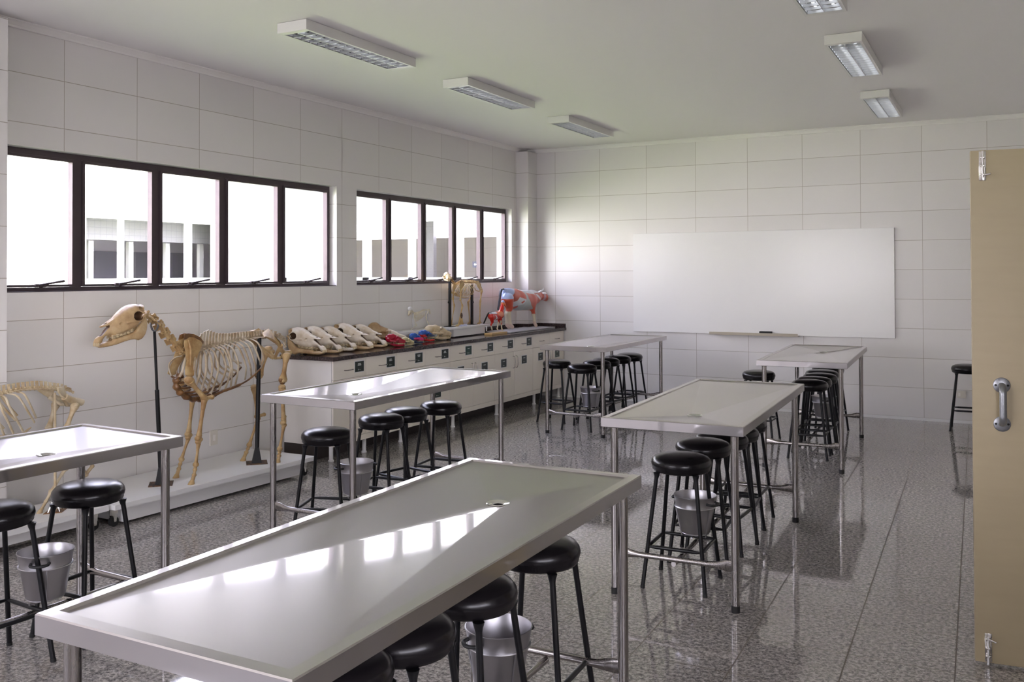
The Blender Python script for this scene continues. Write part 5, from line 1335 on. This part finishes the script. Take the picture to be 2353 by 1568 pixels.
lo = Zc(1180, 1200); hi = Zc(2170, 380)
me = smooth_mesh(nets(n3(cow), (XC-.16, lo.y-.02, .895), (XC+.16, min(hi.y+.06, 10.765), hi.z+.02), .0075), 2, .5)
RED = np.array([.50, .075, .035]); WHT = np.array([.62, .62, .64]); GRY = np.array([.42, .44, .43]); CRM = np.array([.66, .60, .44]); BLU = np.array([.42, .50, .72])
def cowcol(V):
    C = np.tile(RED, (len(V), 1)); Y, Z = V[:, 1], V[:, 2]
    def pg(pts, col):
        q = [K(*p) for p in pts]; d = poly2(Y, Z, q); C[d < 0] = col
    pg([(1200,380),(1450,430),(1390,480),(1330,560),(1290,620),(1200,640)], BLU*.9)
    pg([(1480,430),(1960,440),(1960,500),(1740,520),(1760,545),(1640,520),(1560,500)], WHT)
    pg([(1560,500),(1600,500),(1590,620),(1650,740),(1720,800),(1700,900),(1480,900),(1450,740),(1500,700),(1540,640)], GRY)
    pg([(1440,590),(1540,640),(1500,720),(1450,750),(1430,770),(1310,750),(1320,700),(1400,660)], WHT)
    pg([(1460,690),(1500,650),(1510,670),(1480,710)], RED)
    pg([(1765,540),(1800,540),(1870,620),(1890,650),(1850,640),(1790,590)], WHT)
    pg([(1795,760),(1835,740),(1845,790),(1810,810)], WHT)
    z1 = K(1400, 850)[1]; k = (Z < z1); C[k] = np.where((V[k, 1] > K(1700, 900)[0])[:, None] & (Z[k] > K(1800, 900)[1])[:, None], RED, CRM)
    k = Z < K(1400, 1080)[1]; C[k] = np.array([.62, .47, .38])
    pg([(1920,440),(2010,520),(2010,700),(1960,680),(1965,560)], np.array([.48, .30, .36]))
    return C
coloured('cow_body', me, t, cowcol)
bm = NB()
for s in (1, -1): tube(bm, curve([Zc(1930, 500, XC+s*.02), Zc(1975, 480, XC+s*.05), Zc(2010, 460, XC+s*.055), Zc(2018, 415, XC+s*.05)], 4), [.014, .013, .012, .012, .011, .010, .009, .008, .007, .006, .004, .003, .002], 8)
obj('horns', bm, M_white, t)
for s in (1, -1):
    bm = NB(); p = Zc(2030, 525, XC+s*.055); bead(bm, p, .02, (1.6, 1.5, .8), 10); obj('ear', bm, M_white, t)
bm = NB(); P = curve([Zc(1280, 440), Zc(1235, 460), Zc(1215, 540), Zc(1205, 620), Zc(1190, 720), Zc(1172, 830)], 5)
tube(bm, P, [.010]*5+[.016]*8+[.013]*6+[.012]*(len(P)-19), 10); obj('tail', bm, mat('dark_tail', (.045, .05, .07), .4), t)
bd = thing('model_board', 'grey board with a dark edge under the cow model', 'board', (0, 0, 0))
bm = NB(); box(bm, .12, .47, 9.48, 10.70, CT+.003, CT+.012); obj('board_top', bm, mat('grey_board', (.50, .49, .51), .5), bd, 0)
bm = NB(); box(bm, .13, .46, 9.49, 10.69, CT+.0003, CT+.003); obj('board_foot', bm, M_rub, bd, 0)
# the small horse
XH = 0.385
def Zh(x, y, X=XH): return on(1000+x/8.114, 610+y/8.114, 'x', X)
h_ = lambda x, y, X=XH: tuple(Zh(x, y, X))
KH = lambda x, y: (h_(x, y)[1], h_(x, y)[2])
def zh(d): return abs(Zh(1150, 900).z-Zh(1150, 900+d).z)
t = thing('horse_model', 'small red anatomical horse model with a black tail on a wooden base', 'anatomical model', (0, 0, 0))
def hm(P):
    d = s_cap(P, h_(1050, 945), h_(1130, 945), zh(72), zh(70))
    d = s_min(d, s_cap(P, h_(1130, 940), h_(1215, 925), zh(72), zh(72)), .02)
    d = s_min(d, s_cap(P, h_(1215, 900), h_(1245, 800), zh(55), zh(38)), .02)
    d = s_min(d, s_cap(P, h_(1245, 800), h_(1262, 690), zh(38), zh(28)), .015)
    d = s_min(d, s_cap(P, h_(1262, 680), h_(1290, 720, XH+.01), zh(32), zh(20)), .01)
    d = s_min(d, s_cap(P, h_(1290, 720, XH+.01), h_(1315, 775, XH+.015), zh(20), zh(15)), .01)
    for s in (1, -1):
        X = XH+s*.018
        d = s_min(d, s_cap(P, h_(1050, 960, X), h_(1065, 1060, X), zh(52), zh(26)), .01)
        d = s_min(d, s_cap(P, h_(1065, 1060, X), h_(1040, 1110, X), zh(20), zh(15)), .008)
        d = s_min(d, s_cap(P, h_(1040, 1110, X), h_(1060, 1200, X), zh(14), zh(14)), .008)
        a = 1235 if s > 0 else 1150
        d = s_min(d, s_cap(P, h_(1210, 960, X), h_((a+1210)/2 if s < 0 else 1232, 1070, X), zh(36), zh(20)), .01)
        d = s_min(d, s_cap(P, h_((a+1210)/2 if s < 0 else 1232, 1070, X), h_(a+5, 1180, X), zh(16), zh(13)), .006)
        d = s_min(d, s_cap(P, h_(a+5, 1180, X), h_(a+20, 1205, X), zh(13), zh(16)), .004)
    return np.maximum(d, .911-P[2])
lo = Zh(940, 1230); hi = Zh(1340, 600)
me = smooth_mesh(nets(n3(hm), (XH-.08, lo.y, .90), (XH+.08, hi.y, hi.z+.01), .0042), 2, .5)
ORA = np.array([.70, .16, .05]); RD2 = np.array([.52, .02, .012])
def hcol(V):
    C = np.tile(RD2, (len(V), 1)); Y, Z = V[:, 1], V[:, 2]
    def pg(pts, col):
        d = poly2(Y, Z, [KH(*p) for p in pts]); C[d < 0] = col
    pg([(1110,860),(1200,850),(1235,930),(1190,970),(1120,930)], ORA); pg([(1010,880),(1110,850),(1110,900),(1020,905)], WHT)
    pg([(1050,930),(1085,940),(1110,990),(1090,1080),(1070,1090),(1090,1000),(1080,950)], WHT); pg([(1240,600),(1290,600),(1290,690),(1240,690)], BLU)
    pg([(1240,690),(1300,690),(1300,800),(1250,800)], ORA); pg([(1230,840),(1250,840),(1285,900),(1270,910)], WHT)
    k = (Z < KH(1150, 1030)[1]) & (Y > KH(1110, 1000)[0]) & (Y < KH(1200, 1000)[0]); C[k] = CRM
    k = (Z < KH(1150, 1110)[1]); C[k] = CRM
    return C
coloured('horse_body', me, t, hcol, .2)
bm = NB(); P = curve([Zh(1060, 870), Zh(1000, 890), Zh(960, 960), Zh(930, 1030), Zh(905, 1085)], 4); tube(bm, P, [.006]*4+[.009]*(len(P)-5)+[.006], 8); obj('tail', bm, M_blk, t)
bm = NB(); box(bm, XH-.05, XH+.05, Zh(1060, 1240, XH+.05).y+.0, Zh(1345, 1230, XH+.05).y, CT+.0005, .911, bev=.002); obj('wooden_base', bm, M_wood, t, 0)
